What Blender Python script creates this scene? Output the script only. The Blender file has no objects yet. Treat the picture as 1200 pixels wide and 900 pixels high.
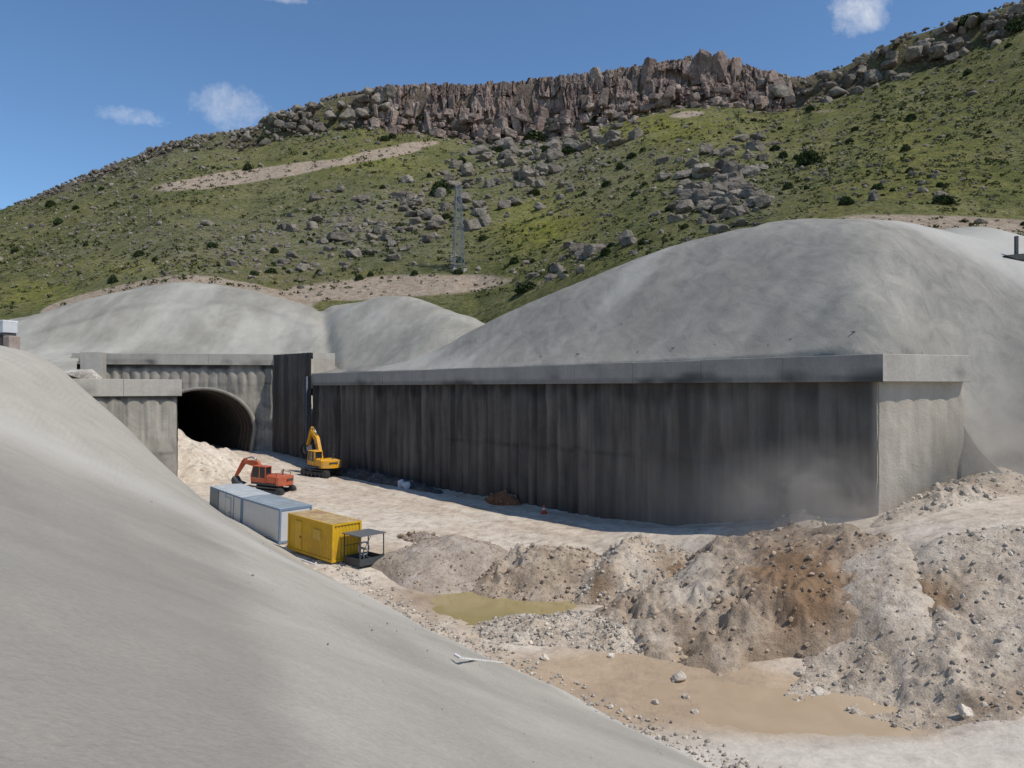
import bpy, math, random
import numpy as np
random.seed(7)
RNG = np.random.default_rng(11)
C = bpy.context.scene.collection
PI = math.pi

# ------------------------------------------------------------------ basics
F = 900.0; CX = 600.0; HY = 455.0          # focal length and horizon of a 1200 x 900 frame
def P(px, py, Y):                            # a point at distance Y along the view direction
    return ((px-CX)/F*Y, Y, -(py-HY)/F*Y)

def tag(o, label=None, cat=None, group=None, kind=None):
    if label: o['label'] = label
    if cat: o['category'] = cat
    if group: o['group'] = group
    if kind: o['kind'] = kind
    return o

def mesh_np(name, V, quads=None, tris=None, mat=None, smooth=True, parent=None, attrs=None):
    V = np.asarray(V, dtype=np.float32).reshape(-1, 3)
    me = bpy.data.meshes.new(name)
    nq = 0 if quads is None else len(quads); nt = 0 if tris is None else len(tris)
    me.vertices.add(len(V)); me.vertices.foreach_set('co', V.ravel())
    idx = []
    if nq: idx.append(np.asarray(quads, dtype=np.int32).ravel())
    if nt: idx.append(np.asarray(tris, dtype=np.int32).ravel())
    idx = np.concatenate(idx)
    me.loops.add(len(idx)); me.loops.foreach_set('vertex_index', idx)
    me.polygons.add(nq+nt)
    st = np.concatenate([np.arange(nq)*4, nq*4+np.arange(nt)*3]).astype(np.int32)
    me.polygons.foreach_set('loop_start', st)
    me.polygons.foreach_set('use_smooth', np.full(nq+nt, smooth, dtype=bool))
    me.update(calc_edges=True); me.validate()
    if attrs:
        for k, a in attrs.items():
            at = me.attributes.new(k, 'FLOAT', 'POINT')
            at.data.foreach_set('value', np.asarray(a, dtype=np.float32).ravel())
    if mat: me.materials.append(mat)
    o = bpy.data.objects.new(name, me); C.objects.link(o)
    if parent: o.parent = parent
    return o

def empty(name, loc=(0,0,0), rz=0, parent=None):
    o = bpy.data.objects.new(name, None); C.objects.link(o)
    o.location = loc; o.rotation_euler = (0,0,rz)
    o.empty_display_size = .3
    if parent: o.parent = parent
    return o

class MB:
    """collects boxes, bars, tubes, prisms into one mesh"""
    def __init__(s): s.v=[]; s.f=[]
    def add(s, vs, fs):
        b=len(s.v); s.v+=[tuple(v) for v in vs]; s.f+=[tuple(i+b for i in f) for f in fs]
    def box(s, x0,x1,y0,y1,z0,z1, bev=0.0):
        if bev<=0:
            v=[(x0,y0,z0),(x1,y0,z0),(x1,y1,z0),(x0,y1,z0),(x0,y0,z1),(x1,y0,z1),(x1,y1,z1),(x0,y1,z1)]
            s.add(v,[(3,2,1,0),(4,5,6,7),(0,1,5,4),(1,2,6,5),(2,3,7,6),(3,0,4,7)]); return
        b=bev
        rings=[]
        for z,i in ((z0,b),(z0+b,0),(z1-b,0),(z1,b)):
            rings.append([(x0+i+ (b if i==0 else 0),y0+i,z),(x1-i-(b if i==0 else 0),y0+i,z),(x1-i,y0+i+(b if i==0 else 0),z),(x1-i,y1-i-(b if i==0 else 0),z),
                          (x1-i-(b if i==0 else 0),y1-i,z),(x0+i+(b if i==0 else 0),y1-i,z),(x0+i,y1-i-(b if i==0 else 0),z),(x0+i,y0+i+(b if i==0 else 0),z)])
        vs=[p for r in rings for p in r]; fs=[]
        for k in range(3):
            for j in range(8):
                a=k*8+j; c=k*8+(j+1)%8
                fs.append((a,c,c+8,a+8))
        fs.append(tuple(range(7,-1,-1))); fs.append(tuple(range(24,32)))
        s.add(vs,fs)
    def bar(s, p, q, w, h=None, up=(0,0,1)):
        h=h or w; p=np.array(p,float); q=np.array(q,float); d=q-p; d/=np.linalg.norm(d)
        u=np.array(up,float)
        if abs(d@u)>.98: u=np.array((1.,0,0))
        a=np.cross(d,u); a/=np.linalg.norm(a); b=np.cross(a,d)
        vs=[]
        for e in (p,q):
            for i,j in ((-1,-1),(1,-1),(1,1),(-1,1)): vs.append(e+a*i*w/2+b*j*h/2)
        s.add(vs,[(3,2,1,0),(4,5,6,7),(0,1,5,4),(1,2,6,5),(2,3,7,6),(3,0,4,7)])
    def tube(s, pts, r, n=10, cap=True):
        pts=[np.array(p,float) for p in pts]; b=len(s.v); m=len(pts)
        if not isinstance(r,(list,tuple)): r=[r]*m
        for i,p in enumerate(pts):
            d=pts[min(i+1,m-1)]-pts[max(i-1,0)]; d/=np.linalg.norm(d)
            u=np.array((0,0,1.)) if abs(d[2])<.95 else np.array((1.,0,0))
            a=np.cross(d,u); a/=np.linalg.norm(a); c=np.cross(a,d)
            for k in range(n):
                t=2*PI*k/n; s.v.append(tuple(p+r[i]*(a*math.cos(t)+c*math.sin(t))))
        for i in range(m-1):
            for k in range(n):
                s.f.append((b+i*n+k,b+i*n+(k+1)%n,b+(i+1)*n+(k+1)%n,b+(i+1)*n+k))
        if cap:
            s.f.append(tuple(b+k for k in range(n-1,-1,-1))); s.f.append(tuple(b+(m-1)*n+k for k in range(n)))
    def prism(s, poly, y0, y1):              # outline in x,z pushed along y
        n=len(poly); vs=[(x,y0,z) for x,z in poly]+[(x,y1,z) for x,z in poly]
        fs=[tuple(range(n)),tuple(range(2*n-1,n-1,-1))]+[(i+n,(i+1)%n+n,(i+1)%n,i) for i in range(n)]
        s.add(vs,fs)
    def build(s, name, mat, parent=None, bevel=0, smooth=False):
        me=bpy.data.meshes.new(name); me.from_pydata(s.v,[],s.f); me.validate()
        import bmesh
        bm=bmesh.new(); bm.from_mesh(me); bmesh.ops.recalc_face_normals(bm,faces=bm.faces)
        if bevel>0:
            es=[e for e in bm.edges if len(e.link_faces)==2 and e.calc_face_angle(0)>.6]
            bmesh.ops.bevel(bm,geom=es,offset=bevel,segments=2,affect='EDGES',profile=.6)
        bm.to_mesh(me); bm.free()
        me.polygons.foreach_set('use_smooth',[smooth]*len(me.polygons))
        me.materials.append(mat)
        o=bpy.data.objects.new(name,me); C.objects.link(o)
        if parent: o.parent=parent
        return o

# ------------------------------------------------------------------ numeric noise
def _h(ix, iy, iz, seed):
    n = (ix.astype(np.int64)*374761393 + iy.astype(np.int64)*668265263 + iz.astype(np.int64)*2147483647 + seed*1274126177) & 0xffffffff
    n = ((n ^ (n >> 13)) * 1274126177) & 0xffffffff
    n = ((n ^ (n >> 16)) * 2246822519) & 0xffffffff
    return ((n ^ (n >> 15)) & 0xffff) / 65535.0
def vnoise(x, y, z=0.0, seed=0):
    x,y,z = np.broadcast_arrays(np.asarray(x,float),np.asarray(y,float),np.asarray(z,float))
    ix,iy,iz = np.floor(x),np.floor(y),np.floor(z); fx,fy,fz = x-ix,y-iy,z-iz
    sm=lambda t:t*t*t*(t*(t*6-15)+10)
    u,v,w=sm(fx),sm(fy),sm(fz); r=0
    for a in (0,1):
        for b in (0,1):
            for c in (0,1):
                r=r+_h(ix+a,iy+b,iz+c,seed)*(u if a else 1-u)*(v if b else 1-v)*(w if c else 1-w)
    return r*2-1
def fbm(x,y,z=0.0,seed=0,oct=4,gain=.5):
    r=0; a=1; t=0
    for i in range(oct):
        r=r+a*vnoise(np.asarray(x)*2**i+i*17.3,np.asarray(y)*2**i-i*9.1,np.asarray(z)*2**i,seed+i); t+=a; a*=gain
    return r/t
def sstep(x,a,b):
    t=np.clip((np.asarray(x,float)-a)/(b-a),0,1); return t*t*(3-2*t)

class RBF:
    def __init__(s, pts, lam=0.0, c=1.0):
        p=np.array(pts,float); s.c=p[:,:2]; n=len(p); s.cc=c*c
        A=np.zeros((n+3,n+3)); A[:n,:n]=s.k(np.linalg.norm(s.c[:,None]-s.c[None],axis=2))+lam*np.eye(n)
        A[:n,n]=1; A[:n,n+1:]=s.c; A[n,:n]=1; A[n+1:,:n]=s.c.T
        s.w=np.linalg.solve(A,np.concatenate([p[:,2],[0,0,0]]))
    def k(s,r): return -np.sqrt(r*r+s.cc)
    def __call__(s,x,y):
        x=np.asarray(x,float); y=np.asarray(y,float); sh=np.broadcast(x,y).shape
        q=np.stack([np.broadcast_to(x,sh).ravel(),np.broadcast_to(y,sh).ravel()],1); out=np.zeros(len(q)); n=len(s.c)
        for i in range(0,len(q),20000):
            b=q[i:i+20000]
            out[i:i+20000]=s.k(np.linalg.norm(b[:,None]-s.c[None],axis=2))@s.w[:n]+s.w[n]+b@s.w[n+1:]
        return out.reshape(sh)

def grid_quads(nr, nc, keep=None):
    i=np.arange(nr-1)[:,None]*nc+np.arange(nc-1)[None]
    q=np.stack([i,i+1,i+nc+1,i+nc],-1)
    return q[keep] if keep is not None else q.reshape(-1,4)

# ------------------------------------------------------------------ materials
def new_mat(name):
    m=bpy.data.materials.new(name); m.use_nodes=True
    nt=m.node_tree; nt.nodes.clear()
    out=nt.nodes.new('ShaderNodeOutputMaterial'); b=nt.nodes.new('ShaderNodeBsdfPrincipled')
    nt.links.new(b.outputs[0],out.inputs[0]); return m,nt,b
class N:
    def __init__(s,nt): s.nt=nt
    def new(s,t,**k):
        n=s.nt.nodes.new(t)
        for a,v in k.items(): setattr(n,a,v)
        return n
    def link(s,a,b): s.nt.links.new(a,b)
    def coord(s,scale=(1,1,1),rot=(0,0,0),kind='Object'):
        tc=s.new('ShaderNodeTexCoord'); mp=s.new('ShaderNodeMapping')
        mp.inputs['Scale'].default_value=scale; mp.inputs['Rotation'].default_value=rot
        s.link(tc.outputs[kind],mp.inputs[0]); return mp.outputs[0]
    def world(s,scale=(1,1,1),rot=(0,0,0)):
        tc=s.new('ShaderNodeNewGeometry'); mp=s.new('ShaderNodeMapping')
        mp.inputs['Scale'].default_value=scale; mp.inputs['Rotation'].default_value=rot
        s.link(tc.outputs['Position'],mp.inputs[0]); return mp.outputs[0]
    def noise(s,vec,scale,detail=5,rough=.6,dist=0):
        n=s.new('ShaderNodeTexNoise'); n.inputs['Scale'].default_value=scale; n.inputs['Detail'].default_value=detail
        n.inputs['Roughness'].default_value=rough; n.inputs['Distortion'].default_value=dist
        s.link(vec,n.inputs['Vector']); return n.outputs[0]
    def ramp(s,fac,stops):
        r=s.new('ShaderNodeValToRGB'); e=r.color_ramp.elements
        while len(e)<len(stops): e.new(.5)
        for i,(p,c) in enumerate(stops):
            e[i].position=p; e[i].color=(c if len(c)==4 else (*c,1)) if not isinstance(c,float) else (c,c,c,1)
        s.link(fac,r.inputs[0]); return r.outputs[0]
    def mix(s,fac,a,b,mode='MIX'):
        m=s.new('ShaderNodeMix',data_type='RGBA',blend_type=mode)
        for sock,v in ((m.inputs[0],fac),(m.inputs[6],a),(m.inputs[7],b)):
            if hasattr(v,'is_output'): s.link(v,sock)
            elif isinstance(v,(int,float)): sock.default_value=v if sock.type=='VALUE' else (v,v,v,1)
            else: sock.default_value=(*v,1) if len(v)==3 else v
        return m.outputs[2]
    def math(s,op,a,b=0.0,clamp=False):
        m=s.new('ShaderNodeMath',operation=op,use_clamp=clamp)
        for sock,v in ((m.inputs[0],a),(m.inputs[1],b)):
            if hasattr(v,'is_output'): s.link(v,sock)
            else: sock.default_value=v
        return m.outputs[0]
    def attr(s,name):
        a=s.new('ShaderNodeAttribute'); a.attribute_name=name; return a.outputs['Fac']
    def bump(s,h,strength,dist,normal=None):
        b=s.new('ShaderNodeBump'); b.inputs['Strength'].default_value=strength; b.inputs['Distance'].default_value=dist
        s.link(h,b.inputs['Height'])
        if normal is not None: s.link(normal,b.inputs['Normal'])
        return b.outputs[0]

def m_shotcrete(name,c0,c1,streak_rot=0.0,streak=.5,dust=False):
    m,nt,b=new_mat(name); n=N(nt)
    w=n.world()
    big=n.noise(w,.09,4,.55,.4); mid=n.noise(w,.6,5,.6); fine=n.noise(w,9,6,.75)
    col=n.mix(n.ramp(big,[(.36,0.),(.64,1.)]),c0,c1)
    st=n.noise(n.world((.75,.16,.5),(0,0,streak_rot)),1.0,6,.7,.8)
    col=n.mix(streak,col,n.mix(1.0,col,n.ramp(st,[(.32,(.66,.67,.68)),(.5,(.95,.95,.95)),(.7,(1.22,1.2,1.16))]),'MULTIPLY'))
    col=n.mix(.45,col,n.mix(1.0,col,n.ramp(mid,[(.3,(.82,.82,.82)),(.7,(1.14,1.13,1.11))]),'MULTIPLY'))
    spk=n.noise(w,26,3,.8)
    col=n.mix(.55,col,n.mix(1.0,col,n.ramp(fine,[(.33,(.78,.78,.77)),(.66,(1.16,1.15,1.13))]),'MULTIPLY'))
    col=n.mix(n.ramp(spk,[(.24,.55),(.32,0.)]),col,(.10,.098,.09))
    # darker damp stains, and the painted crease shade on the domes
    da=n.attr('damp'); col=n.mix(da,col,(.16,.148,.125))
    li=n.attr('pale'); col=n.mix(li,col,(.56,.54,.49))
    nt.links.new(col,b.inputs['Base Color']); b.inputs['Roughness'].default_value=.95; b.inputs['Specular IOR Level'].default_value=.2
    if streak==0:
        wv=n.new('ShaderNodeTexWave',wave_type='BANDS',bands_direction='X'); wv.inputs['Scale'].default_value=1.1; wv.inputs['Distortion'].default_value=5; wv.inputs['Detail'].default_value=3; wv.inputs['Detail Scale'].default_value=.7
        n.link(n.world((1,1,1),(0,0,math.radians(-25))),wv.inputs['Vector'])
        mk=n.ramp(n.noise(w,.13,3,.5),[(.45,0.),(.62,1.)]); rip=n.math('MULTIPLY',wv.outputs['Fac'],mk)
        col=n.mix(n.math('MULTIPLY',rip,.10),col,(.30,.285,.25))
        nt.links.new(col,b.inputs['Base Color'])
    nn=n.bump(mid,.25,.2); nn=n.bump(fine,.9,.035,nn)
    if streak==0: nn=n.bump(rip,.35,.05,nn); nn=n.bump(spk,.5,.012,nn)
    nt.links.new(nn,b.inputs['Normal']); return m

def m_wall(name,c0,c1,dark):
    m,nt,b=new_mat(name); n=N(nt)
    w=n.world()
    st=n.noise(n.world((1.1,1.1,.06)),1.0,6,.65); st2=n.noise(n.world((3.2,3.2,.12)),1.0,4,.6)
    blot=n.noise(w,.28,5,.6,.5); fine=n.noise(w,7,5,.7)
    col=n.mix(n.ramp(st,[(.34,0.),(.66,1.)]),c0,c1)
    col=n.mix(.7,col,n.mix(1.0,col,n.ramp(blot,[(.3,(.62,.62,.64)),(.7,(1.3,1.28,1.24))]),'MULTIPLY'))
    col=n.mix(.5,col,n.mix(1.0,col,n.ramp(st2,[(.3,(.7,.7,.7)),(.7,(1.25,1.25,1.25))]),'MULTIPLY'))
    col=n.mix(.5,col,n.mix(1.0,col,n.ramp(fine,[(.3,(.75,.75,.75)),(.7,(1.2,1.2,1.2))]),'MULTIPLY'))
    col=n.mix(n.attr('damp'),col,dark)  # damp stains, plus painted beam shadow on portal and wing walls
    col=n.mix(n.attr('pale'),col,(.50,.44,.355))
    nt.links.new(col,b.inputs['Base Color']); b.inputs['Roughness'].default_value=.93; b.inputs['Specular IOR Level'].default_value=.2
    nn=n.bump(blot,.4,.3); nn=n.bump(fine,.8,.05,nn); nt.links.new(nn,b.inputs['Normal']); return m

def m_beam(name,c0,c1):
    m,nt,b=new_mat(name); n=N(nt)
    st=n.noise(n.world((.9,.9,.25)),1.0,6,.65); f=n.noise(n.world(),5,6,.7)
    col=n.mix(n.ramp(st,[(.3,0.),(.7,1.)]),c0,c1)
    col=n.mix(.6,col,n.mix(1.0,col,n.ramp(f,[(.3,(.78,.78,.78)),(.7,(1.15,1.15,1.15))]),'MULTIPLY'))
    col=n.mix(n.attr('damp'),col,(.08,.076,.07))
    nt.links.new(col,b.inputs['Base Color']); b.inputs['Roughness'].default_value=.9; b.inputs['Specular IOR Level'].default_value=.25
    nt.links.new(n.bump(f,.5,.03),b.inputs['Normal']); return m

def m_soil(name,cols,scale=1.0,bump=1.0,attr_mix=()):
    m,nt,b=new_mat(name); n=N(nt)
    w=n.world()
    big=n.noise(w,.35*scale,5,.6,.6); mid=n.noise(w,2.2*scale,6,.7,.3); fine=n.noise(w,11*scale,6,.75)
    vo=n.new('ShaderNodeTexVoronoi'); vo.inputs['Scale'].default_value=7*scale; n.link(w,vo.inputs['Vector'])
    col=n.ramp(big,[(.3,cols[0]),(.5,cols[1]),(.68,cols[2])])
    col=n.mix(.8,col,n.mix(1.0,col,n.ramp(mid,[(.30,(.5,.47,.44)),(.5,(1,1,1)),(.72,(1.28,1.28,1.27))]),'MULTIPLY'))
    col=n.mix(.7,col,n.mix(1.0,col,n.ramp(fine,[(.28,(.66,.65,.64)),(.7,(1.22,1.22,1.21))]),'MULTIPLY'))
    for at,c in attr_mix: col=n.mix(n.attr(at),col,n.mix(.6,c,n.mix(1.0,c,n.ramp(mid,[(.30,(.72,.72,.72)),(.72,(1.25,1.25,1.25))]),'MULTIPLY')))
    nt.links.new(col,b.inputs['Base Color']); b.inputs['Roughness'].default_value=.96; b.inputs['Specular IOR Level'].default_value=.15
    nn=n.bump(mid,.5*bump,.16); nn=n.bump(fine,.7*bump,.05,nn); nn=n.bump(vo.outputs['Distance'],.25*bump,.06,nn)
    nt.links.new(nn,b.inputs['Normal']); return m

def m_rock(name,cols,scale=1.0,top=(.10,.095,.085)):
    m,nt,b=new_mat(name); n=N(nt)
    w=n.world()
    big=n.noise(w,.16*scale,4,.6); mid=n.noise(w,.9*scale,6,.7,.4); fine=n.noise(w,4*scale,5,.7)
    col=n.ramp(big,[(.3,cols[0]),(.5,cols[1]),(.7,cols[2])])
    col=n.mix(.85,col,n.mix(1.0,col,n.ramp(mid,[(.30,(.5,.5,.5)),(.5,(1,1,1)),(.74,(1.35,1.33,1.28))]),'MULTIPLY'))
    col=n.mix(.6,col,n.mix(1.0,col,n.ramp(fine,[(.3,(.7,.7,.7)),(.7,(1.2,1.2,1.2))]),'MULTIPLY'))
    tn=n.attr('tone'); col=n.mix(1.0,col,n.ramp(tn,[(0.,(.62,.61,.6)),(.5,(1,1,1)),(1.,(1.5,1.46,1.38))]),'MULTIPLY')
    cr=n.new('ShaderNodeTexVoronoi',feature='DISTANCE_TO_EDGE'); cr.inputs['Scale'].default_value=.35*scale; n.link(w,cr.inputs['Vector'])
    crk=n.ramp(cr.outputs['Distance'],[(0.,.5),(.05,0.)])
    col=n.mix(crk,col,(.05,.045,.04))
    nt.links.new(col,b.inputs['Base Color']); b.inputs['Roughness'].default_value=.95; b.inputs['Specular IOR Level'].default_value=.15
    nn=n.bump(mid,.8,.6/scale); nn=n.bump(fine,.7,.15/scale,nn); nt.links.new(nn,b.inputs['Normal']); return m

def m_hill():
    m,nt,b=new_mat('hill_grass'); n=N(nt)
    w=n.world()
    big=n.noise(w,.018,4,.6,.5); mid=n.noise(w,.11,6,.65,.4); fine=n.noise(w,.8,6,.75); tuft=n.noise(w,2.4,3,.7)
    col=n.ramp(big,[(.3,(.106,.118,.052)),(.46,(.140,.150,.062)),(.6,(.195,.186,.080)),(.72,(.19,.155,.095))])
    col=n.mix(.7,col,n.ramp(mid,[(.30,(.068,.078,.036)),(.45,(.140,.150,.062)),(.58,(.195,.186,.080)),(.74,(.20,.178,.11))]))
    col=n.mix(.9,col,n.mix(1.0,col,n.ramp(fine,[(.3,(.45,.48,.42)),(.5,(1,1,1)),(.72,(1.5,1.45,1.35))]),'MULTIPLY'))
    col=n.mix(.8,col,n.mix(1.0,col,n.ramp(tuft,[(.35,(.55,.58,.5)),(.65,(1.35,1.3,1.2))]),'MULTIPLY'))
    ye=n.math('MULTIPLY',n.attr('yellow'),n.ramp(fine,[(.42,0.),(.6,1.)])); col=n.mix(ye,col,(.32,.31,.035))
    ro=n.math('MULTIPLY',n.attr('stony'),n.ramp(fine,[(.45,0.),(.58,1.)]))
    col=n.mix(ro,col,(.24,.22,.19))
    dm=n.attr('dirt'); dm=n.math('MULTIPLY',dm,2.0); dm=n.math('SUBTRACT',dm,n.math('MULTIPLY',fine,1.0)); dm=n.math('SUBTRACT',dm,n.math('MULTIPLY',mid,.7)); dm=n.ramp(dm,[(.1,0.),(.5,1.)])
    dc=n.ramp(fine,[(.3,(.30,.22,.15)),(.55,(.46,.37,.28)),(.75,(.60,.54,.46))])
    col=n.mix(dm,col,dc)
    col=n.mix(n.math('MULTIPLY',n.attr('rocky'),n.ramp(mid,[(.35,.5),(.55,1.)])),col,n.ramp(fine,[(.3,(.07,.055,.045)),(.55,(.18,.14,.115)),(.75,(.28,.24,.20))]))
    nt.links.new(col,b.inputs['Base Color']); b.inputs['Roughness'].default_value=1; b.inputs['Specular IOR Level'].default_value=.05
    nn=n.bump(fine,.9,1.2); nn=n.bump(tuft,.7,.4,nn); nt.links.new(nn,b.inputs['Normal']); return m

def m_plain(name,c,rough=.6,metal=0,var=.25,scale=4,bump=.15,spec=.4,stain=None):
    m,nt,b=new_mat(name); n=N(nt)
    w=n.coord(); f=n.noise(w,scale,5,.65); g=n.noise(w,scale*.35,4,.6,.5)
    lo=tuple(1-var for _ in range(3)); hi=tuple(1+var*.6 for _ in range(3))
    col=n.mix(1.0,c,n.ramp(f,[(.3,lo),(.7,hi)]),'MULTIPLY')
    if stain: col=n.mix(n.ramp(g,[(.48,0.),(.62,.75)]),col,stain)
    nt.links.new(col,b.inputs['Base Color']); b.inputs['Roughness'].default_value=rough; b.inputs['Metallic'].default_value=metal
    b.inputs['Specular IOR Level'].default_value=spec
    if bump: nt.links.new(n.bump(f,bump,.02),b.inputs['Normal'])
    return m
def m_leaf(name,c0,c1):
    m,nt,b=new_mat(name); n=N(nt)
    f=n.noise(n.world(),1.3,4,.7)
    nt.links.new(n.ramp(f,[(.3,c0),(.7,c1)]),b.inputs['Base Color']); b.inputs['Roughness'].default_value=.8; b.inputs['Specular IOR Level'].default_value=.15
    return m
def m_water(name,c0,c1,rough):
    m,nt,b=new_mat(name); n=N(nt)
    w=n.world(); g=n.noise(w,.35,4,.6,.4); r=n.noise(n.world((2,5,1)),2.5,3,.5)
    nt.links.new(n.ramp(g,[(.3,c0),(.7,c1)]),b.inputs['Base Color']); b.inputs['Roughness'].default_value=rough
    b.inputs['Specular IOR Level'].default_value=.3
    nt.links.new(n.bump(r,.06,.02),b.inputs['Normal']); return m

M={}
M['slope_near']=m_shotcrete('shotcrete_near',(.405,.378,.325),(.45,.42,.362),math.radians(-54),.0)
M['slope_right']=m_shotcrete('shotcrete_right',(.245,.233,.205),(.30,.285,.25),math.radians(-8),.75)
M['slope_dome']=m_shotcrete('shotcrete_dome',(.285,.272,.232),(.35,.334,.288),math.radians(20),.45)
M['wall']=m_wall('pile_concrete_dark',(.085,.074,.062),(.142,.127,.108),(.036,.032,.028))  # darker concrete tone for the long wall and the return panel
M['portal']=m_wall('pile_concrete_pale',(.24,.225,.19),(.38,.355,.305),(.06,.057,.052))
M['beam']=m_beam('cast_concrete',(.35,.325,.28),(.44,.41,.36))
M['ground']=m_soil('pit_ground',[(.50,.415,.325),(.57,.49,.395),(.62,.555,.465)],.6,.8,
   (('mud',(.43,.325,.22)),('grey',(.58,.53,.45)),('brown',(.30,.22,.15))))
M['soil_grey']=m_soil('spoil_grey',[(.44,.36,.275),(.53,.445,.35),(.60,.525,.43)],1.3,1.3,(('brown',(.27,.185,.115)),))
M['soil_brown']=m_soil('spoil_brown',[(.29,.215,.15),(.40,.32,.24),(.50,.43,.345)],1.3,1.3,(('grey',(.50,.435,.355)),('orange',(.265,.17,.10))))
M['soil_mid']=m_soil('spoil_taupe',[(.32,.255,.20),(.39,.325,.265),(.47,.41,.345)],1.3,1.3,(('grey',(.46,.42,.36)),))
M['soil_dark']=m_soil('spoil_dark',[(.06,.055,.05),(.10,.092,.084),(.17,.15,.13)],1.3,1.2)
M['soil_rust']=m_soil('soil_rust',[(.13,.055,.025),(.19,.085,.04),(.22,.12,.07)],1.3,1.0)
M['hill']=m_hill()
M['rock']=m_rock('boulder_rock',[(.130,.112,.090),(.205,.180,.148),(.31,.275,.23)],1.0)
M['cliff']=m_rock('cliff_rock',[(.19,.135,.115),(.295,.225,.19),(.37,.315,.27)],.7)
M['stone']=m_rock('loose_stone',[(.44,.39,.33),(.52,.47,.40),(.60,.55,.48)],3.0)
M['stone_dark']=m_rock('dark_stone',[(.08,.08,.082),(.12,.12,.122),(.18,.18,.18)],3.0)
M['stone_brown']=m_rock('brown_clod',[(.33,.25,.18),(.42,.335,.25),(.50,.43,.345)],3.0)
M['leaf']=m_leaf('shrub_leaf',(.022,.036,.012),(.055,.075,.024))
M['scrub']=m_leaf('scrub_leaf',(.050,.066,.022),(.14,.145,.055))
M['bark']=m_plain('bark',(.10,.075,.05),.9)
M['pond']=m_water('pond_water',(.30,.235,.10),(.36,.29,.14),.10)
M['puddle']=m_water('puddle_water',(.40,.295,.19),(.46,.355,.24),.12)

# ------------------------------------------------------------------ coordinates of the cutting
def W(s,d):                                  # s along the long wall from its near corner, d behind its face
    return 21.5-.632*s+.775*d, 45+.775*s+.632*d
def toWS(x,y):
    return (x-21.5)*-.632+(y-45)*.775, (x-21.5)*.775+(y-45)*.632
def U(u,v):                                  # v along the toe of the near slope, u up the slope from it
    return 25-.592*v-.806*u, .806*v-.592*u
def toUV(x,y):
    dx=np.asarray(x)-25; return -.806*dx-.592*np.asarray(y), -.592*dx+.806*np.asarray(y)

# ------------------------------------------------------------------ pit floor
def pz(px,py,z):
    Y=-z*F/(py-HY); return ((px-CX)/F*Y,Y,z)
gp=[pz(900,626,-8.9),pz(1000,628,-8.2),pz(1100,627,-7.3),pz(1200,630,-7.0),pz(1300,640,-7),
    (30,45,-5.9),(28.5,47.5,-6.0),(33,43.5,-5.7),(40,42,-5.5),
    pz(600,712,-12.75),pz(560,700,-12.7),pz(640,705,-12.7),pz(460,688,-12.2),pz(535,706,-12.66),pz(510,700,-12.55),pz(520,735,-12.4),pz(670,722,-12.4),
    pz(930,825,-12.75),pz(700,785,-12.55),pz(1040,850,-12.75),pz(1090,835,-12.6),pz(900,850,-12.75),pz(820,830,-12.65),pz(620,770,-12.5),pz(800,790,-12.6),pz(1000,810,-12.7),
    pz(1100,895,-12.25),pz(850,895,-12.3),pz(960,880,-12.35),pz(1250,895,-12.0),pz(1150,840,-12.1),pz(1200,810,-11.5),
    pz(390,663,-11.75),pz(330,638,-11.6),pz(262,592,-10.9),pz(440,650,-11.75),
    pz(480,600,-11.0),pz(560,612,-11.0),pz(400,580,-10.75),pz(450,580,-10.7),pz(300,548,-9.9),pz(340,550,-10.2),pz(650,622,-10.8),pz(750,625,-10.2),pz(820,628,-9.6),
    (-33,85,-10.3),(-40,100,-9.5),(-50,107,-9.2),(-38,110,-9.2),(-46,120,-9.2),
    pz(800,690,-11.9),pz(900,690,-11.0),pz(1100,638,-7.55),pz(1200,640,-7.35),pz(1000,638,-8.4),pz(1000,690,-9.9),pz(1100,690,-9.2),pz(1200,700,-9.2),pz(1200,770,-10.6),pz(1100,770,-11.0),pz(1000,770,-11.7),pz(720,690,-12.1),
    (12,10,-12.2),(25,10,-12),(40,15,-11),(40,30,-9.5)]
for s in (70,60,50,40,30,22): x,y=W(s,0); gp.append((x,y,-10.5))
for s,z in ((15,-10.1),(10,-9.2),(5,-8.3),(0,-7.5)): x,y=W(s,0); gp.append((x,y,z))
_g=RBF(gp,.12,.8)
def ground(x,y):
    x=np.asarray(x,float); y=np.asarray(y,float)
    z=_g(x,y)
    z=z+.10*fbm(x*.35,y*.35,0,3,4)+.035*fbm(x*1.6,y*1.6,0,5,3)
    s,d=toWS(x,y)
    rut=np.exp(-((d+9)/4.5)**2)*sstep(s,-4,6)
    z=z+rut*.05*np.sin((d+.5*np.sin(s*.13))*3.2+.6*np.sin(s*.07))
    return z
POND=P(582,711,43.6); PUD=(9.6,31.2)
xs=np.arange(-75,62,.33); ys=np.arange(6,127,.33)
gx,gy=np.meshgrid(xs,ys); gz=ground(gx,gy)
u,v=toUV(gx,gy); s,d=toWS(gx,gy)
cen=lambda a:.25*(a[:-1,:-1]+a[1:,:-1]+a[:-1,1:]+a[1:,1:])
keep=(cen(u)<4.5)&((cen(d)<.35)|((cen(s)<-1)&(cen(d)<12)))
nz=fbm(gx*.22,gy*.22,0,31,4)
mud=np.clip(sstep(-gz,12.38,12.62)*.9+np.exp(-(((gx-5.5)/7)**2+((gy-33.5)/3.0)**2)*1.1)*.9+.35*nz*sstep(-gz,12.2,12.5),0,1)*sstep(gy,24,27)
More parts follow.
